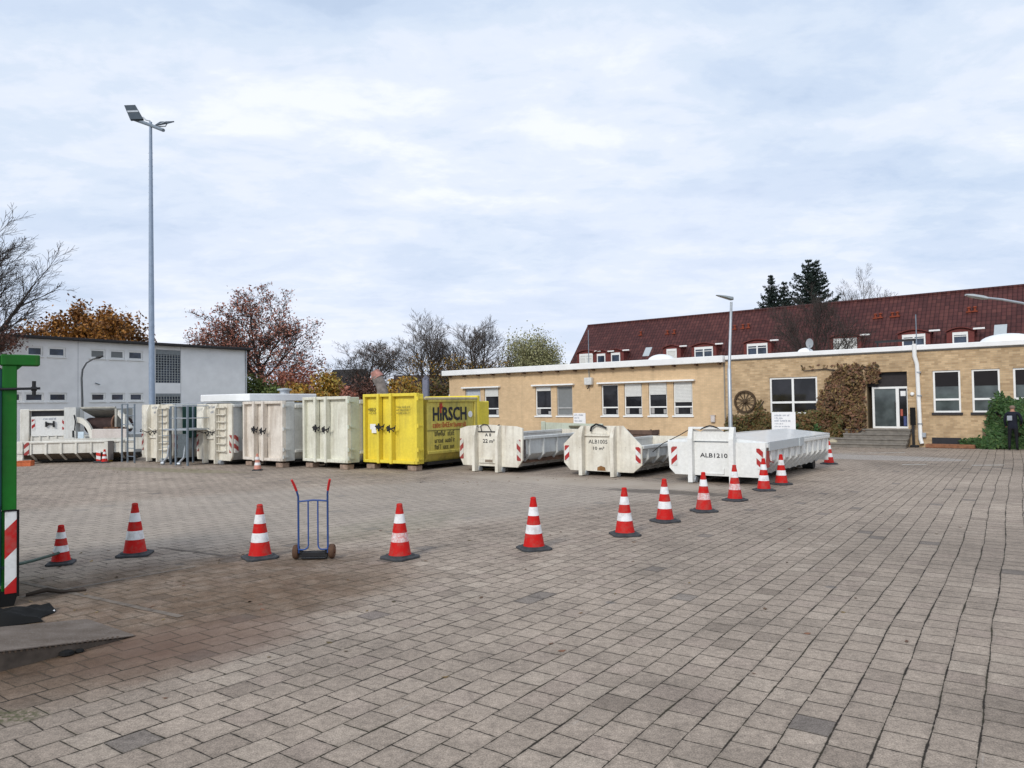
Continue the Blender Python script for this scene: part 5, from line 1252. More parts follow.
for i, (px, py, wpx, dbl) in enumerate([(586.5,357.5,13,1),(601.5,357.5,8,0),(616,356.5,8.5,0),(672,352.6,9,0),(704,350.6,16,1),(757.5,347.2,17,1),(845.5,342,18,1),(914,338,17,1),(960.5,335.8,11,0)]):
    x, y, z = roof_pt(px, py+8.5); sc_ = (FC.w(x,y)-Vector((0,0,0))).y/735; wd = wpx*sc_*1.22
    hgt = 12.5*sc_; cw = .22 + (0.12 if dbl else 0.2)
    m = MB(); x0, x1 = x-wd/2-cw, x+wd/2+cw; yb = y+ (hgt+.35)/1.19
    n = 8; arch = [(x0+(x1-x0)*k/n, z+hgt+.05+.30*math.sin(math.pi*k/n)) for k in range(n+1)]
    m.add([(x0,y,z-.1),(x1,y,z-.1)] + [(a,y,b) for a,b in arch[::-1]] + [(x0,yb,z+hgt),(x1,yb,z+hgt)], [tuple(range(n+3)), (0,n+2,n+3), (1,n+4,2)])
    d = m.build('dormer', DORM, Cc, fix=True)
    m = MB(); ar2 = [(x0-.12+(x1-x0+.24)*k/n, z+hgt+.08+.33*math.sin(math.pi*k/n)) for k in range(n+1)]
    vs = [(a,y-.18,b) for a,b in ar2] + [(a,y+(b-z)/1.19+.5,b+.05) for a,b in ar2] + [(a,y-.18,b-.07) for a,b in ar2]
    fs = [(k,k+1,k+n+2,k+n+1) for k in range(n)] + [(k+2*(n+1),k+1+2*(n+1),k+1,k) for k in range(n)]
    m.add(vs, fs); m.build('dormer_roof', DORM, d)
    m = MB(); m.box(x1-.05,x1+.75,y-.2,y-.08,z+hgt+.10,z+hgt+.24, b=.02); m.build('gutter_end', FRAMEW, d)
    m = MB(); fr = .11; a, b = x-wd/2, x+wd/2; zc, zt = z+.02, z+hgt-.02; yy = y-.02
    m.box(a,a+fr,yy-.05,yy,zc,zt); m.box(b-fr,b,yy-.05,yy,zc,zt); m.box(a+fr,b-fr,yy-.05,yy,zc,zc+fr); m.box(a+fr,b-fr,yy-.05,yy,zt-fr*2.2,zt)
    if dbl: m.box(x-.07,x+.07,yy-.06,yy,zc+fr,zt-fr)
    if dbl or wpx > 9: m.box(a+fr,b-fr,yy-.048,yy,zc+(zt-zc)*.62,zc+(zt-zc)*.62+.06)
    m.build('window_frame', FRAMEW, d)
    m = MB(); m.quad((a,yy-.015,zc),(b,yy-.015,zc),(b,yy-.015,zt),(a,yy-.015,zt)); m.build('pane', GLASS_B if i % 3 else BLIND, d, fix=False)
for px, py, w_, h_ in ((647.5,352,.75,1.25),(1000.5,330.5,.85,1.2)):
    x, y, z = roof_pt(px, py); m = MB()
    u = Vector((0, 1, 1.19)).normalized(); nn = Vector((0,-1.19,1)).normalized(); c = Vector((x,y,z))+nn*.06
    f = [c+Vector((sx*w_/2,0,0))+u*(sy*h_/2) for sx, sy in ((-1,-1),(1,-1),(1,1),(-1,1))]
    m.add(f+[v-nn*.1 for v in f], [(0,1,2,3),(0,4,5,1),(1,5,6,2),(2,6,7,3),(3,7,4,0)]); m.build('skylight', plain('pale_skylight', (.42,.46,.48), .15, 0, .05), rf)
VENT = plain('orange_red_clay_vent', (.24,.055,.028), .8)
for px, py in ((641,332.6),(667.6,331.5),(674.4,331),(735,326.6),(743,325.8),(748.5,325.2),(875.5,315.6),(880.5,315),(892.5,314.2),(897.5,313.6),(969,309.2),(975,308.6)):
    x, y, z = roof_pt(px, py+2); m = MB(); m.lathe([(.09,-.2),(.09,.22),(.15,.24),(.15,.32),(.04,.37)], 10, (x, y-.02, z)); m.box(x-.20,x+.20,y-.20,y+.04,z-.12,z-.02); m.build('roof_vent', VENT, rf)
# satellite dish on a stalk, over the brick building's roof edge
s_, z_ = FA.sz(803, 343); e = empty('satellite_dish', FA.w(s_+.15, .5, 4.362), FA.rz, 'grey satellite dish on the flat roof in front of the bare tree', 'satellite dish'); e.scale = (.45,.45,.6)
m = MB(); m.tube([(0,0,0),(0,0,.55)], .025, 8); m.build('mast', GALV_D, e)
m = MB(); vs = [(0,.05,.68)]; fs = []
for k in (1,2,3):
    for j in range(16): t = 2*math.pi*j/16; r = .13*k; vs.append((r*math.cos(t), .05-.06*(k/3)**2*1.4, .68+r*math.sin(t)))
for j in range(16): fs.append((0, 1+j, 1+(j+1)%16))
for k in range(2):
    for j in range(16): fs.append((1+k*16+j, 1+(k+1)*16+j, 1+(k+1)*16+(j+1)%16, 1+k*16+(j+1)%16))
m.add(vs, fs); m.build('dish', plain('grey_dish', (.30,.32,.34), .5), e, smooth=True)
# ------------------------------------------------------------------ lamps
mp_ = at(152, 400, 33.0); e = empty('floodlight_mast', (mp_.x, mp_.y, 0), R(0), 'tall galvanised mast with two floodlights at its top behind the left containers', 'floodlight mast')
MT = at(150.6, 122, 33.0); ztop = MT.z; dxm = MT.x-mp_.x
m = MB(); m.tube([(0,0,0),(0,0,2.0),(dxm*.5,0,ztop*.5),(dxm,0,ztop)], [.14,.135,.115,.065], 14); m.build('mast', plain('blue_grey_mast_steel', (.27,.33,.42), .5, .25, .1), e, smooth=True)
m = MB()
for i in range(38): z = 2.6+i*.30; m.tube([(-.11+dxm*z/ztop,0,z),(.10+dxm*z/ztop,0,z)], .009, 5)
m.build('step_bolts', GALV_D, e)
def L3(px, py, Y): q = at(px, py, Y); return Vector((q.x-mp_.x, q.y-mp_.y, q.z))
m = MB(); m.tube([L3(132,118.6,33.7), L3(150,125.0,33.0), L3(163.5,130.3,32.4)], .075, 8); m.build('cross_arm', GALV_D, e)
def flood(corners, t, slats):
    p = [L3(*c) for c in corners]; nn = (p[1]-p[0]).cross(p[3]-p[0]).normalized()*t
    m = MB(); m.add(p+[q+nn for q in p], [(0,1,2,3),(4,7,6,5),(0,4,5,1),(1,5,6,2),(2,6,7,3),(3,7,4,0)]); f = m.build('floodlight', plain('grey_flood_housing', (.05,.065,.08), .5, .3), e)
    m = MB()
    for i in range(slats):
        a = .40; b = .52; P = lambda u, s: p[0].lerp(p[3], u).lerp(p[1].lerp(p[2], u), s) - nn.normalized()*.012
        m.quad(P(a,.06), P(a,.94), P(b,.94), P(b,.06))
    m.build('louvres', plain('pale_louvre', (.40,.42,.44), .4, .3), f, fix=False)
flood([(124,105.2,33.6),(135.2,104.8,33.6),(143.3,118.8,33.2),(130,119.3,33.2)], .10, 1)
flood([(154,125.3,32.8),(160,121.5,33.4),(174,121.0,33.4),(166.5,122.9,32.8)], .05, 1)
m = MB(); m.tube([L3(143,117.2,33.2), L3(146,120,33.1), L3(150,121,33.0)], .03, 6); m.tube([L3(156,126.6,32.9), L3(165.5,126.3,32.9), L3(167,123.5,32.9)], .025, 6); m.build('bracket', GALV, e)
# lamp post behind the covered skip
q = at(730, 400, 30.0); e = empty('street_lamp', (q.x, q.y, 0), R(0), 'slim galvanised street lamp with a flat head pointing left, in front of the brick building', 'street lamp')
def L4(px, py, Y): h = at(px, py, Y); return Vector((h.x-q.x, h.y-q.y, h.z))
T = L4(731.3, 302, 30.0)
m = MB(); m.tube([(0,0,0),(0,0,3.4),(0,0,3.42),T], [.085,.08,.062,.052], 12); m.build('pole', GALV, e, smooth=True)
m = MB(); H0 = L4(731.8,298.3,30.0); H1 = L4(716,295.2,29.8); dv = (H1-H0); 
def loft(mb, secs):
    vs = []; fs = []
    for (c, wx, hz) in secs:
        for (a, b) in ((-1,-.4),(-.6,.8),(.6,.8),(1,-.4),(.5,-1),(-.5,-1)): vs.append(c + Vector((0, a*wx, b*hz)))
    for i in range(len(secs)-1):
        for j in range(6): fs.append((i*6+j, i*6+(j+1)%6, (i+1)*6+(j+1)%6, (i+1)*6+j))
    fs.append((5,4,3,2,1,0)); fs.append(tuple((len(secs)-1)*6+j for j in range(6))); mb.add(vs, fs)
loft(m, [(H0+Vector((.06,0,0)),.06,.07),(H0-Vector((.05,0,0)),.11,.085),(H0+dv*.45,.17,.06),(H0+dv*.8,.15,.035),(H1,.07,.015)]); m.build('lamp_head', plain('grey_lamp_head', (.30,.33,.33), .4, .4), e, smooth=True)
# lamp arm reaching in from the right
q2 = at(1085, 400, 23.0); e = empty('street_lamp', (q2.x, q2.y, 0), 0, 'curved grey lamp arm reaching in over the roof from the right edge', 'street lamp')
def L5(px, py, Y): h = at(px, py, Y); return Vector((h.x-q2.x, h.y-q2.y, h.z))
m = MB(); m.tube([(0,0,0),(0,0,3.5),L5(1084,340,23.0),L5(1076,325,23.0),L5(1060,314,23.0),L5(1040,307.5,23.0),L5(1022,303.2,23.0),L5(1002,299.6,23.0),L5(984,297.6,23.0)], [.08,.075,.06,.05,.045,.042,.04,.038,.036], 10); m.build('pole', GALV, e, smooth=True)
m = MB(); H0 = L5(987,298.0,23.0); H1 = L5(965.5,294.8,23.0); dv = H1-H0
loft(m, [(H0,.05,.045),(H0+dv*.2,.09,.065),(H0+dv*.7,.11,.06),(H1,.05,.03)]); m.build('lamp_head', plain('pale_lamp_head', (.45,.47,.47), .4, .4), e, smooth=True)
# curved lamp in front of the white building
q3 = at(82.5, 400, 38.0); e = empty('curved_lamp', (q3.x, q3.y, 0), 0, 'thin dark lamp with a curved neck in front of the white building', 'street lamp')
def L6(px, py): h = at(px, py, 38.0); return Vector((h.x-q3.x, h.y-q3.y, h.z))
m = MB(); m.tube([(0,0,0), L6(82.3,400), L6(81.6,378), L6(82.6,369.5), L6(86.5,363), L6(93,359), L6(97,357.8)], [.06,.055,.05,.045,.04,.04,.04], 8); m.build('pole', plain('dark_grey_pole', (.10,.105,.11), .5, .3), e, smooth=True)
m = MB(); H0 = L6(96,358); H1 = L6(103,356); loft(m, [(H0,.05,.05),(H0.lerp(H1,.4),.12,.08),(H1,.06,.04)]); m.build('lamp_head', DARKMET, e, smooth=True)
# ------------------------------------------------------------------ person by the ivy
def person():
    g = at(1012, 400, 28.7); fwd = FA.n            # looks at the wall, back to the camera
    Jv = [(0,0,.95),(0,.0,1.10),(0,-.01,1.30),(0,0,1.46),(0,.01,1.54),(0,.03,1.64),(0,.03,1.72),        # 0-6 pelvis .. head top
          (-.20,0,1.43),(-.27,.02,1.17),(-.24,.13,.97),(-.23,.19,.90),                                   # left arm 7-10
          (.20,0,1.43),(.29,.03,1.17),(.25,.17,1.02),(.22,.24,1.00),                                     # right arm 11-14
          (-.10,0,.88),(-.12,.02,.50),(-.13,-.02,.09),(-.14,.14,.04),                                    # left leg 15-18
          (.10,0,.88),(.11,.01,.50),(.12,-.03,.09),(.14,.13,.04)]
    E = [(0,1),(1,2),(2,3),(3,4),(4,5),(5,6),(3,7),(7,8),(8,9),(9,10),(3,11),(11,12),(12,13),(13,14),(0,15),(15,16),(16,17),(17,18),(0,19),(19,20),(20,21),(21,22)]
    rad = [.15,.155,.175,.12,.055,.085,.07, .085,.062,.045,.035, .085,.062,.045,.035, .105,.075,.055,.045, .105,.075,.055,.045]
    me = bpy.data.meshes.new('skeleton'); me.from_pydata(Jv, E, [])
    o = bpy.data.objects.new('skeleton', me); COL.objects.link(o)
    sk = o.modifiers.new('skin', 'SKIN'); su = o.modifiers.new('sub', 'SUBSURF'); su.levels = 2; su.render_levels = 2
    for v, r in zip(me.skin_vertices[0].data, rad): v.radius = (r, r*.82)
    me.skin_vertices[0].data[0].use_root = True
    bpy.context.view_layer.update()
    ev = o.evaluated_get(bpy.context.evaluated_depsgraph_get()); m2 = bpy.data.meshes.new_from_object(ev)
    bpy.data.objects.remove(o)
    mats = [plain('dark_navy_jacket', (.012,.014,.024), .8), plain('dark_trousers', (.012,.012,.015), .85), plain('skin', (.42,.22,.15), .6), plain('dark_shoes', (.01,.01,.01), .6)]
    m2.materials.clear()
    for mt in mats: m2.materials.append(mt)
    for p in m2.polygons:
        c = p.center; p.use_smooth = True
        p.material_index = 3 if c.z < .10 else 1 if c.z < .86 and abs(c.x) < .2 else 2 if (c.z > 1.52 or (abs(c.x) > .17 and c.z < 1.0 and c.y > .12)) else 0
    e = empty('person', (g.x, g.y, 0), FA.rz, 'person in dark clothes standing with back turned before the ivy', 'person')
    b = bpy.data.objects.new('body', m2); COL.objects.link(b); b.parent = e
    m = MB(); m.lathe([(.0,.07),(.05,.062),(.088,.03),(.098,-.01),(.09,-.05)], 16, (0,.02,1.69)); m.build('hair', plain('short_greying_hair', (.20,.14,.11), .8), e, smooth=True)
    m = MB(); m.box(-.17,.0,-.185,-.15,1.17,1.36, b=.012); m.build('reflective_patch', plain('grey_patch', (.30,.32,.36), .5), e)
person()
# ------------------------------------------------------------------ leaves and trees
def leaf(mb, p, s, rng, nrm=None):
    a = Vector((rng.uniform(-1,1), rng.uniform(-1,1), rng.uniform(-1,1)))
    if nrm is not None: a = (nrm*1.1 + a*.8)
    if a.length < .05: a = Vector((0,0,1))
    a.normalize(); u = a.orthogonal().normalized(); th = rng.uniform(0,6.28); v = a.cross(u)
    u, v = u*math.cos(th)+v*math.sin(th), v*math.cos(th)-u*math.sin(th)
    s *= rng.uniform(.6,1.25); n = len(mb.v)
    mb.v += [tuple(p-u*s), tuple(p+v*s*.55-a*s*.12), tuple(p+u*s), tuple(p-v*s*.55-a*s*.12)]; mb.f.append((n,n+1,n+2,n+3)); mb.m.append(0)
def grow(seed, base, H, r0, kids, spread, first=.3, ratio=.55, wander=.16, up=.10, droop=0.0, lean=Vector((0,0,0)), len0=None, seg=(7,6,5,4,3,3), thin=.55, rmin=.014, limb=.75):
    rng = random.Random(seed); T = MB(); W = MB(); tips = []
    sides = (9,6,5,4,3,3)
    def br(p, d, L, r, lev):
        n = seg[lev]; pts = [p.copy()]; rs = [r]; dirs = [d.copy()]
        for i in range(n):
            t = (i+1)/n
            d = d + Vector((rng.gauss(0,1), rng.gauss(0,1), rng.gauss(0,1)))*wander*(.45 if lev == 0 else 1 if lev == 1 else .7) + Vector((0,0,up if lev else .05)) - Vector((0,0,droop*lev*t*.5)) + (lean*.1 if lev == 0 else Vector((0,0,0)))
            d.normalize(); p = p + d*(L/n); pts.append(p.copy()); rs.append(max(r*(1-.72*t), rmin)); dirs.append(d.copy())
        (T if lev <= 1 else W).tube(pts, rs, sides[lev], cap=False)
        if lev >= len(kids):
            tips.extend(pts[1:]); return
        k = kids[lev]
        for j in range(k):
            f = first if lev == 0 else .22
            t = f + (1-f)*((j+rng.uniform(.1,.9))/k); i = min(int(t*n), n-1); q = pts[i].lerp(pts[i+1], t*n-i)
            dd = dirs[i+1]; ax = dd.orthogonal().normalized(); ax.rotate(Matrix.Rotation(j*2.4+rng.uniform(-.6,.6), 3, dd)) 
            ang = rng.uniform(*spread) * (1 if lev else 1.0-.25*t)
            nd = dd.copy(); nd.rotate(Matrix.Rotation(ang, 3, ax))
            br(q, nd, (H*.5*limb*rng.uniform(.75,1.15)*(1.1-.35*t) if lev == 0 else L*ratio*rng.uniform(.7,1.2)*(1.1-.35*t)), max(rs[i]*thin*rng.uniform(.8,1.1), rmin), lev+1)
        tips.append(pts[-1])
    br(Vector(base), (Vector((0,0,1))+lean).normalized(), H*(len0 or .62), r0, 0)
    return T, W, tips, rng
def tree(name, label, seed, px, Y, H, r0, kids, spread, bark, leafm=None, nleaf=0, lsize=.12, twig=None, jit=.25, group=None, cat='tree', z0=0.0, wd=None, zmin=None, zmax=None, **kw):
    b = at(px, 400, Y); b.z = z0
    T, W, tips, rng = grow(seed, (0,0,0), H, r0, kids, spread, **kw)
    zs = sorted(p.z for p in tips); xs = sorted(abs(p.x) for p in tips); k = H/zs[-3]; kx = k if not wd else min(2.2, max(.5, (wd/2)/xs[int(len(xs)*.97)]))
    for mb in (T, W): mb.v = [(x*kx, y*kx, z*k) for x, y, z in mb.v]      # the height and spread of the tree in the place
    tips = [Vector((p.x*kx, p.y*kx, p.z*k)) for p in tips]
    e = empty(name, b, rng.uniform(0,.01), label, cat, group)
    T.build('trunk', bark, e, smooth=True, fix=False)
    if leafm and nleaf:
        L = MB(); ok = [p for p in tips if (zmin is None or p.z > zmin) and (zmax is None or p.z < zmax)] or tips
        for i in range(nleaf):
            p = rng.choice(ok); leaf(L, p+Vector((rng.gauss(0,jit), rng.gauss(0,jit), rng.gauss(0,jit))), lsize, rng)
        n0 = len(L.f); off = len(L.v); L.v += W.v; L.f += [tuple(i+off for i in f) for f in W.f]; L.m += [1]*len(W.f); L.m[:n0] = [0]*n0
        L.build('crown', [leafm, twig or bark], e, fix=False)
    else: W.build('crown', twig or bark, e, fix=False)
    return e
tree('bare_tree', 'big bare dark tree overhanging the left end of the white building', 14, -32, 41.0, 13.7, .34, (12,9,8,7), (.3,.75), BARK, LF_BROWN, 2300, .10, zmax=6.6, wander=.09, up=.07, droop=.05, first=.25, ratio=.47, jit=.25, wd=7.4, rmin=.008, limb=1.0, seg=(7,6,5,3,2))
tree('oak_tree', 'orange brown leafy oak behind the roof of the white building', 21, 106, 76.0, 12.9, .35, (11,8,6), (.6,1.2), BARK, LF_ORANGE, 17000, .20, up=.06, first=.2, ratio=.55, jit=.40, wd=10.5)
tree('oak_tree', 'second orange brown oak half hidden by the bare tree behind the white building', 22, 58, 78.0, 11.4, .32, (10,7,6), (.6,1.2), BARK, LF_ORANGE, 9000, .20, up=.06, first=.2, ratio=.52, jit=.45, wd=8.0)
tree('red_leaved_tree', 'large half bare tree with dull red leaves above the white containers', 38, 268, 70.0, 13.9, .32, (14,9,7,5), (.4,.95), BARK, LF_RED, 7200, .125, up=.07, first=.15, ratio=.5, jit=.24, wander=.11, wd=10.6, limb=.85, len0=.72)
tree('red_leaved_tree', 'smaller red tree leaning over the right end of the white building roof', 32, 216, 71.0, 10.9, .22, (10,8,6), (.5,1.15), BARK, LF_RED, 3600, .14, up=.05, first=.25, ratio=.55, jit=.28, wd=6.5)
tree('bare_tree', 'low bare tree behind the white building, just right of the floodlight mast', 33, 178, 85.0, 9.6, .2, (9,8,7,5), (.4,.9), BARK_P, wander=.10, up=.08, wd=6.0, rmin=.010)
tree('bare_tree', 'spreading bare grey tree right of the red leaved tree', 41, 370, 80.0, 9.6, .25, (11,9,8,6), (.45,.95), BARK_P, LF_BROWN, 500, .11, up=.06, first=.2, ratio=.52, wander=.10, wd=9.5, limb=1.05, rmin=.009)
tree('bare_tree', 'tallest bare tree in the middle, with upright branches and yellow leaves low down', 47, 434, 78.0, 12.6, .28, (13,10,8,6), (.35,.8), BARK_P, LF_YELLOW, 1300, .12, up=.10, first=.15, ratio=.48, zmax=7.0, wd=8.2, limb=.95, wander=.09, rmin=.009)
tree('bare_tree', 'bare tree between the tallest bare tree and the pale willow', 48, 477, 80.0, 11.5, .25, (12,9,8,6), (.35,.85), BARK_P, LF_YELLOW, 800, .12, up=.09, first=.18, ratio=.5, zmax=6.5, wd=7.6, limb=.95, wander=.09, rmin=.009)
tree('willow_tree', 'pale green round willow above the left end of the brick building', 51, 531, 86.0, 10.9, .35, (16,10,8,4), (.5,1.2), BARK_W, LF_WILLOW, 20000, .13, twig=BARK_W, up=.02, droop=.08, first=.10, ratio=.6, jit=.5, wd=7.0, limb=1.0, rmin=.012, len0=.55)
tree('bare_tree', 'dense bare tree standing between the brick building and the red roof', 61, 822, 55.0, 10.8, .22, (12,10,8,6), (.4,.9), BARK, up=.06, first=.12, ratio=.5, wander=.10, wd=6.6, limb=1.05, rmin=.008)
tree('bare_tree', 'bare treetop behind the ridge right of the dark spruce', 62, 858, 92.0, 18.6, .3, (11,9,8,6), (.4,.9), BARK_P, up=.07, first=.35, ratio=.48, wd=6.4, wander=.10, rmin=.009)
def spruce(px, Y, H, k, seed, label, tops=1):
    rng = random.Random(seed); b = at(px, 400, Y); e = empty('spruce_tree', (b.x, b.y, 0), 0, label, 'tree')
    T = MB(); T.tube([(0,0,0),(0,0,H*.5),(0,0,H)], [.24,.15,.02], 8)
    L = MB()
    def crown(x0, y0, Ht, depth, kk):
        d = .12
        while d < depth:
            z = Ht-d; r = (.22+.50*d**.92)*kk
            if d > 6: r = min(r, 3.4*kk)
            n = max(4, int(5+r*1.6))
            for q in range(n):
                a = 2*math.pi*(q+rng.random()*.9)/n; l = r*rng.uniform(.55,1.2); dx, dy = math.cos(a), math.sin(a)
                pts = []; m_ = max(3, int(l/.13))
                for i in range(m_+1):
                    f = i/m_; pts.append(Vector((x0+dx*l*f, y0+dy*l*f, z - .10*l*f + .34*l*f*f*f)))
                T.tube([pts[0], pts[len(pts)//2], pts[-1]], [.03,.02,.01], 4, cap=False)
                for i, p in enumerate(pts[1:], 1):
                    f = i/m_; w = .17*(1.15-.55*f)
                    for _ in range(3 if d > 6 else 5): leaf(L, p+Vector((rng.gauss(0,w*.7), rng.gauss(0,w*.7), rng.gauss(.0,w*.7))), .14, rng)
            d += rng.uniform(.36,.62)
        for _ in range(26): leaf(L, Vector((x0+rng.gauss(0,.05), y0+rng.gauss(0,.05), Ht-rng.random()*.7)), .11, rng)
    crown(0, 0, H, H*.6, k)
    if tops > 1: crown(1.1, .2, H-.1, 4.5, k*.62); T.tube([(.15,0,H-3.5),(1.0,.2,H-2.4),(1.1,.2,H-.1)], [.07,.05,.015], 5)
    T.build('trunk', BARK, e, smooth=True, fix=False)
    L.build('crown', LF_SPRUCE, e, fix=False)
spruce(812, 92.0, 19.6, 1.3, 71, 'tall broad dark spruce with a double top rising behind the red roof', 2)
spruce(787, 95.0, 17.3, 1.0, 72, 'thin lower spruce just left of the tall spruce')
spruce(774, 95.0, 18.2, .95, 73, 'slim pointed spruce leftmost behind the red roof ridge')
# bushes behind the containers
def bush(name, label, px, Y, wd, dp, h, mat, n, ls, seed, stems=9, twig=BARK_P, z0=0.0, group=None, px_rot=0.0):
    rng = random.Random(seed); b = at(px, 400, Y); e = empty(name, (b.x, b.y, z0), px_rot, label, 'bush', group)
    lumps = [(Vector((rng.uniform(-1,1)*wd*.42, rng.uniform(-1,1)*dp*.4, h*rng.uniform(.35,.78))), rng.uniform(.28,.5)*min(wd, h)*.62) for _ in range(9)]
    S = MB()
    for i in range(stems):
        c, r = rng.choice(lumps); q = c+Vector((rng.gauss(0,.2), rng.gauss(0,.2), r*rng.uniform(.3,.9))); a = Vector((c.x*.4, c.y*.4, 0)); S.tube([a, a.lerp(q,.5)+Vector((rng.gauss(0,.1),rng.gauss(0,.1),.1)), q], [.035,.022,.006], 5, cap=False)
    S.build('stems', twig, e, fix=False)
    L = MB()
    for i in range(n):
        c, r = rng.choice(lumps); d = Vector((rng.gauss(0,1), rng.gauss(0,1), rng.gauss(0,1))).normalized()*r*(rng.random()**.4)*rng.uniform(.8,1.2)
        p = c+d; p.z = max(.05, p.z); leaf(L, p, ls, rng, Vector((0,0,.4)))
    L.build('foliage', mat, e, fix=False); return e
bush('green_bush', 'green bush beside the right end of the white building', 262, 60.0, 5.2, 3.0, 4.6, LF_GREEN, 6000, .15, 81)
bush('green_bush', 'low yellowish green bush between the green bush and the yellow one', 291, 58.0, 3.2, 3.0, 3.7, LF_GREEN, 3000, .15, 82)
bush('yellow_bush', 'golden yellow bush behind the bulging white container', 311, 57.0, 4.0, 3.0, 6.2, LF_YELLOW, 5200, .14, 83)
bush('red_bush', 'dull red bush between the yellow bush and the dark house roof', 338, 62.0, 3.6, 3.0, 5.0, LF_RED, 3600, .15, 84)
bush('red_bush', 'reddish brown undergrowth below the large red leaved tree', 296, 66.0, 7.0, 3.0, 6.2, LF_RED, 4200, .16, 85)
bush('yellow_bush', 'sparse yellow leaved bush under the tallest bare tree', 412, 66.0, 4.2, 2.5, 4.7, LF_YELLOW, 700, .16, 86, 26, BARK)
bush('brown_bush', 'dark brown bush at the left corner of the brick building', 449, 62.0, 4.4, 2.5, 5.0, LF_HEDGE, 1500, .15, 87, 30, BARK)
bush('brown_bush', 'dark bare bush behind the yellow container', 390, 70.0, 6.2, 2.5, 4.2, LF_BROWN, 1600, .15, 88, 40, BARK)
bush('yellow_bush', 'orange yellow bush in front of the bare trees, left of the grey pillar', 470, 75.0, 4.5, 2.5, 6.0, LF_YELLOW, 900, .16, 89, 30, BARK)
bush('brown_bush', 'brownish thicket between the dark house roof and the leaning trunk', 354, 64.0, 5.2, 2.5, 4.9, LF_BROWN, 2600, .14, 92, 60, BARK)
bush('yellow_bush', 'orange yellow bush right of the leaning trunk', 402, 62.0, 3.4, 2.5, 5.2, LF_YELLOW, 1400, .15, 93, 26, BARK)
bush('brown_bush', 'brown thicket with bare twigs behind the left end of the brick building roof', 478, 88.0, 9.0, 2.5, 7.2, LF_BROWN, 2600, .17, 94, 50, BARK)
# small distant house, leaning trunk, grey pillar
q = at(341, 400, 92.0); e = empty('distant_house', (q.x, q.y, 0), R(-8), 'small distant house with dark roof among the bushes', 'house')
m = MB(); m.box(-2.0,2.0,0,6,0,3.6); m.build('wall', plain('pale_house_wall', (.50,.50,.50), .9), e)
m = MB(); m.prism([(-.5,3.5),(3.2,6.9),(6.6,3.5)], -2.3, 2.3, 'yz'); m.build('roof', plain('dark_slate_roof', (.022,.021,.022), .8), e)
for x in (-1.1, .9):
    m = MB(); m.box(x-.5,x+.5,-.04,-.002,1.5,3.0); f = m.build('window', FRAMEW, e); m = MB(); m.box(x-.38,x+.38,-.05,-.041,1.62,2.88); m.build('pane', GLASS_B, f)
q = at(418, 400, 96.0); e = empty('distant_house', (q.x, q.y, 0), R(12), 'second distant house with dark roof behind the tallest bare tree', 'house')
m = MB(); m.box(-2.5,3.5,0,7,0,3.2); m.build('wall', plain('grey_house_wall', (.34,.33,.33), .9), e)
m = MB(); m.prism([(-.5,3.1),(3.5,6.2),(7.6,3.1)], -2.9, 3.9, 'yz'); m.build('roof', plain('brown_dark_roof', (.055,.04,.038), .7), e)
for x in (-1.3, 1.6):
    m = MB(); m.box(x-.5,x+.5,-.04,-.002,1.7,2.9); f = m.build('window', FRAMEW, e); m = MB(); m.box(x-.38,x+.38,-.05,-.041,1.8,2.8); m.build('pane', GLASS_B, f)
def L7(px, py, Y, o): h = at(px, py, Y); return Vector((h.x-o.x, h.y-o.y, h.z))
q = at(384, 400, 50.0); q.z = 0; e = empty('pollarded_trunk', q, 0, 'pale leaning pollarded trunk behind the white and yellow containers', 'tree trunk')
m = MB(); m.tube([(0,0,0), L7(384,398,50,q), L7(381,385,50,q), L7(376.5,376,50,q)], [.42,.38,.36,.40], 10); m.build('trunk', plain('pale_grey_bark', (.24,.21,.19), .9, 0, .3, 4, .3), e, smooth=True)
m = MB(); m.tube([L7(378,377.5,50,q), L7(374.5,371,50,q)], [.42,.30], 10); m.tube([L7(374,377,50,q), L7(372,380,50,q)], [.2,.12], 8); m.build('cut_head', plain('reddish_cut_wood', (.45,.22,.18), .8, 0, .3, 5), e, smooth=True)
q = at(426, 400, 52.0); q.z = 0; e = empty('grey_pillar', q, R(-10), 'slim blue grey pillar rising behind the yellow container', 'pillar')
zp = at(426, 379, 52).z
m = MB(); m.box(-.20,.20,-.2,.2,0,zp, b=.03); m.build('shaft', plain('blue_grey_cladding', (.20,.21,.27), .7), e)
m = MB(); m.lathe([(.28,0),(.02,.30)], 4, (0,0,zp)); m.build('cap', plain('dark_cap', (.13,.13,.16), .7), e)
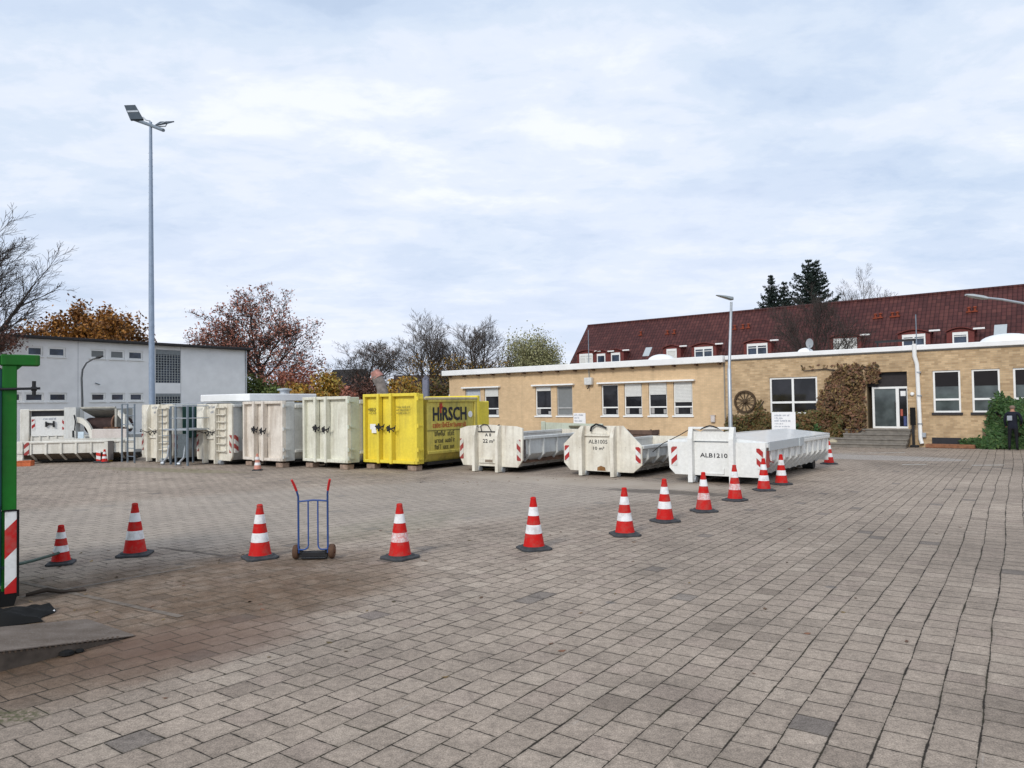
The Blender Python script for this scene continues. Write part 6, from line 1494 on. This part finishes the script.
# ------------------------------------------------------------------ creepers and hedges on the brick building
def inside(p, poly):
    x, y = p; c = False; n = len(poly)
    for i in range(n):
        (x1, y1), (x2, y2) = poly[i], poly[(i+1) % n]
        if (y1 > y) != (y2 > y) and x < (x2-x1)*(y-y1)/(y2-y1)+x1: c = not c
    return c
def creeper(name, label, cat, polys, mat, ls, seed, twig=BARK, stems=()):
    """polys: (pixel outline on the wall, leaves, thickness)"""
    rng = random.Random(seed); e = empty(name, FA.p0, FA.rz, label, cat); L = MB()
    for poly, n, th in polys:
        P = [FA.sz(x, y) for x, y in poly]; xs = [p[0] for p in P]; zs = [p[1] for p in P]; k = 0; tries = 0
        while k < n and tries < n*20:
            tries += 1
            p = (rng.uniform(min(xs), max(xs)), rng.uniform(min(zs), max(zs)))
            if inside((p[0]+rng.gauss(0,.08), p[1]+rng.gauss(0,.08)), P) and math.sin(p[0]*5.1+seed)*math.cos(p[1]*4.3+seed*2)+math.sin(p[0]*11+p[1]*9)*.5 > -1.05:
                lump = .55+.45*math.sin(p[0]*3.7+seed)*math.cos(p[1]*3.1)
                leaf(L, Vector((p[0], -.03-th*lump*rng.random()**.6, max(.03, p[1]))), ls, rng, Vector((0,-1,.3))); k += 1
    S = MB()
    for s in stems:
        pts = [FA.sz(x, y) for x, y in s]; pts = [(a, -.05-.03*rng.random(), max(0, b)) for a, b in pts]; S.tube(pts, [.035*(1-.7*i/len(pts)) for i in range(len(pts))], 5, cap=False)
    if S.f: S.build('stems', twig, e, fix=False)
    L.build('foliage', mat, e, fix=False); return e
creeper('wall_creeper', 'reddish brown creeper climbing the brick wall left of the entrance', 'creeper',
  [([(836,368),(850,364),(862,370),(866,386),(867,402),(866,438),(826,440),(818,420),(817,404),(826,387)], 3600, .55),
   ([(800,368),(838,364),(880,366),(878,371),(838,366),(800,369.5)], 90, .06), ([(866,366),(880,368),(878,382),(868,384)], 160, .12)],
  LF_VINE, .085, 5, BARK, [[(852,440),(850,410),(846,390),(843,372)],[(860,440),(862,410),(864,390),(862,372)],[(842,440),(838,415),(832,400)],[(846,372),(825,369),(804,371)],[(856,370),(868,367),(878,369)]])
creeper('hedge', 'brown and green hedge under the wagon wheel along the brick wall', 'hedge',
  [([(726,446),(727,424),(733,415),(748,417),(768,413),(790,416),(803,414),(820,410),(846,416),(848,446)], 6500, .95)], LF_HEDGE, .085, 6, BARK, [[(740,446),(742,420)],[(760,446),(757,418)],[(800,446),(802,416)]])
creeper('green_shrub', 'low green shrub between the white information board and the brown creeper', 'shrub', [([(797,446),(798,428),(806,421),(820,424),(826,432),(828,446)], 1500, 1.15)], LF_IVY, .08, 16, BARK)
creeper('wall_plant', 'small dried plant growing beside the wagon wheel', 'plant', [([(756,404),(764,400),(766,408),(762,416),(755,414)], 90, .12)], LF_HEDGE, .08, 7, BARK, [[(757,418),(760,408),(764,401)]])
creeper('ivy', 'dark green ivy climbing over the right windows behind the person', 'ivy',
  [([(1000,392),(1006,398),(1012,402),(1040,400),(1060,404),(1062,447),(975,448),(984,440),(990,420),(994,404)], 6000, .55),
   ([(960,447),(964,441),(975,438),(990,440),(1000,447)], 600, .5)], LF_IVY, .085, 8, BARK, [[(1004,446),(1002,420),(1001,396)]])
rng = random.Random(44)
s_, _ = FA.sz(838, 400); p = FA.w(s_, -1.3)
mb = MB()
mb.lathe([(.0,0),(.16,.02),(.22,.14),(.17,.28),(.05,.34)], 9, (0,0,0)); o = mb.build('boulder', plain('pale_boulder', (.48,.42,.30), .9, 0, .3, 4, .3), None, smooth=True); p = FA.w(FA.sz(838,400)[0], -.95); o.location = (p.x, p.y, .0); tag(o, 'pale boulder at the foot of the creeper beside the steps', 'stone')
# fallen leaves
def litter(label, spots, mat, ls, seed):
    rng = random.Random(seed); L = MB()
    for (x, y, rx, ry, n) in spots:
        g = gnd(x, y)
        for i in range(n):
            p = g + Vector((rng.gauss(0,rx), rng.gauss(0,ry), .008)); leaf(L, p, ls, rng, Vector((0,0,2.5)))
    o = L.build('fallen_leaves', mat, None, fix=False); tag(o, label, 'leaves', kind='stuff')
litter('brown leaves fallen on the paving', [(840,450,2.2,.7,90),(170,470,3.5,.5,120),(560,480,3,.4,60),(300,560,4,2.5,60),(700,600,3,1.5,14),(100,600,1.2,.8,30)], LF_VINE, .035, 91)
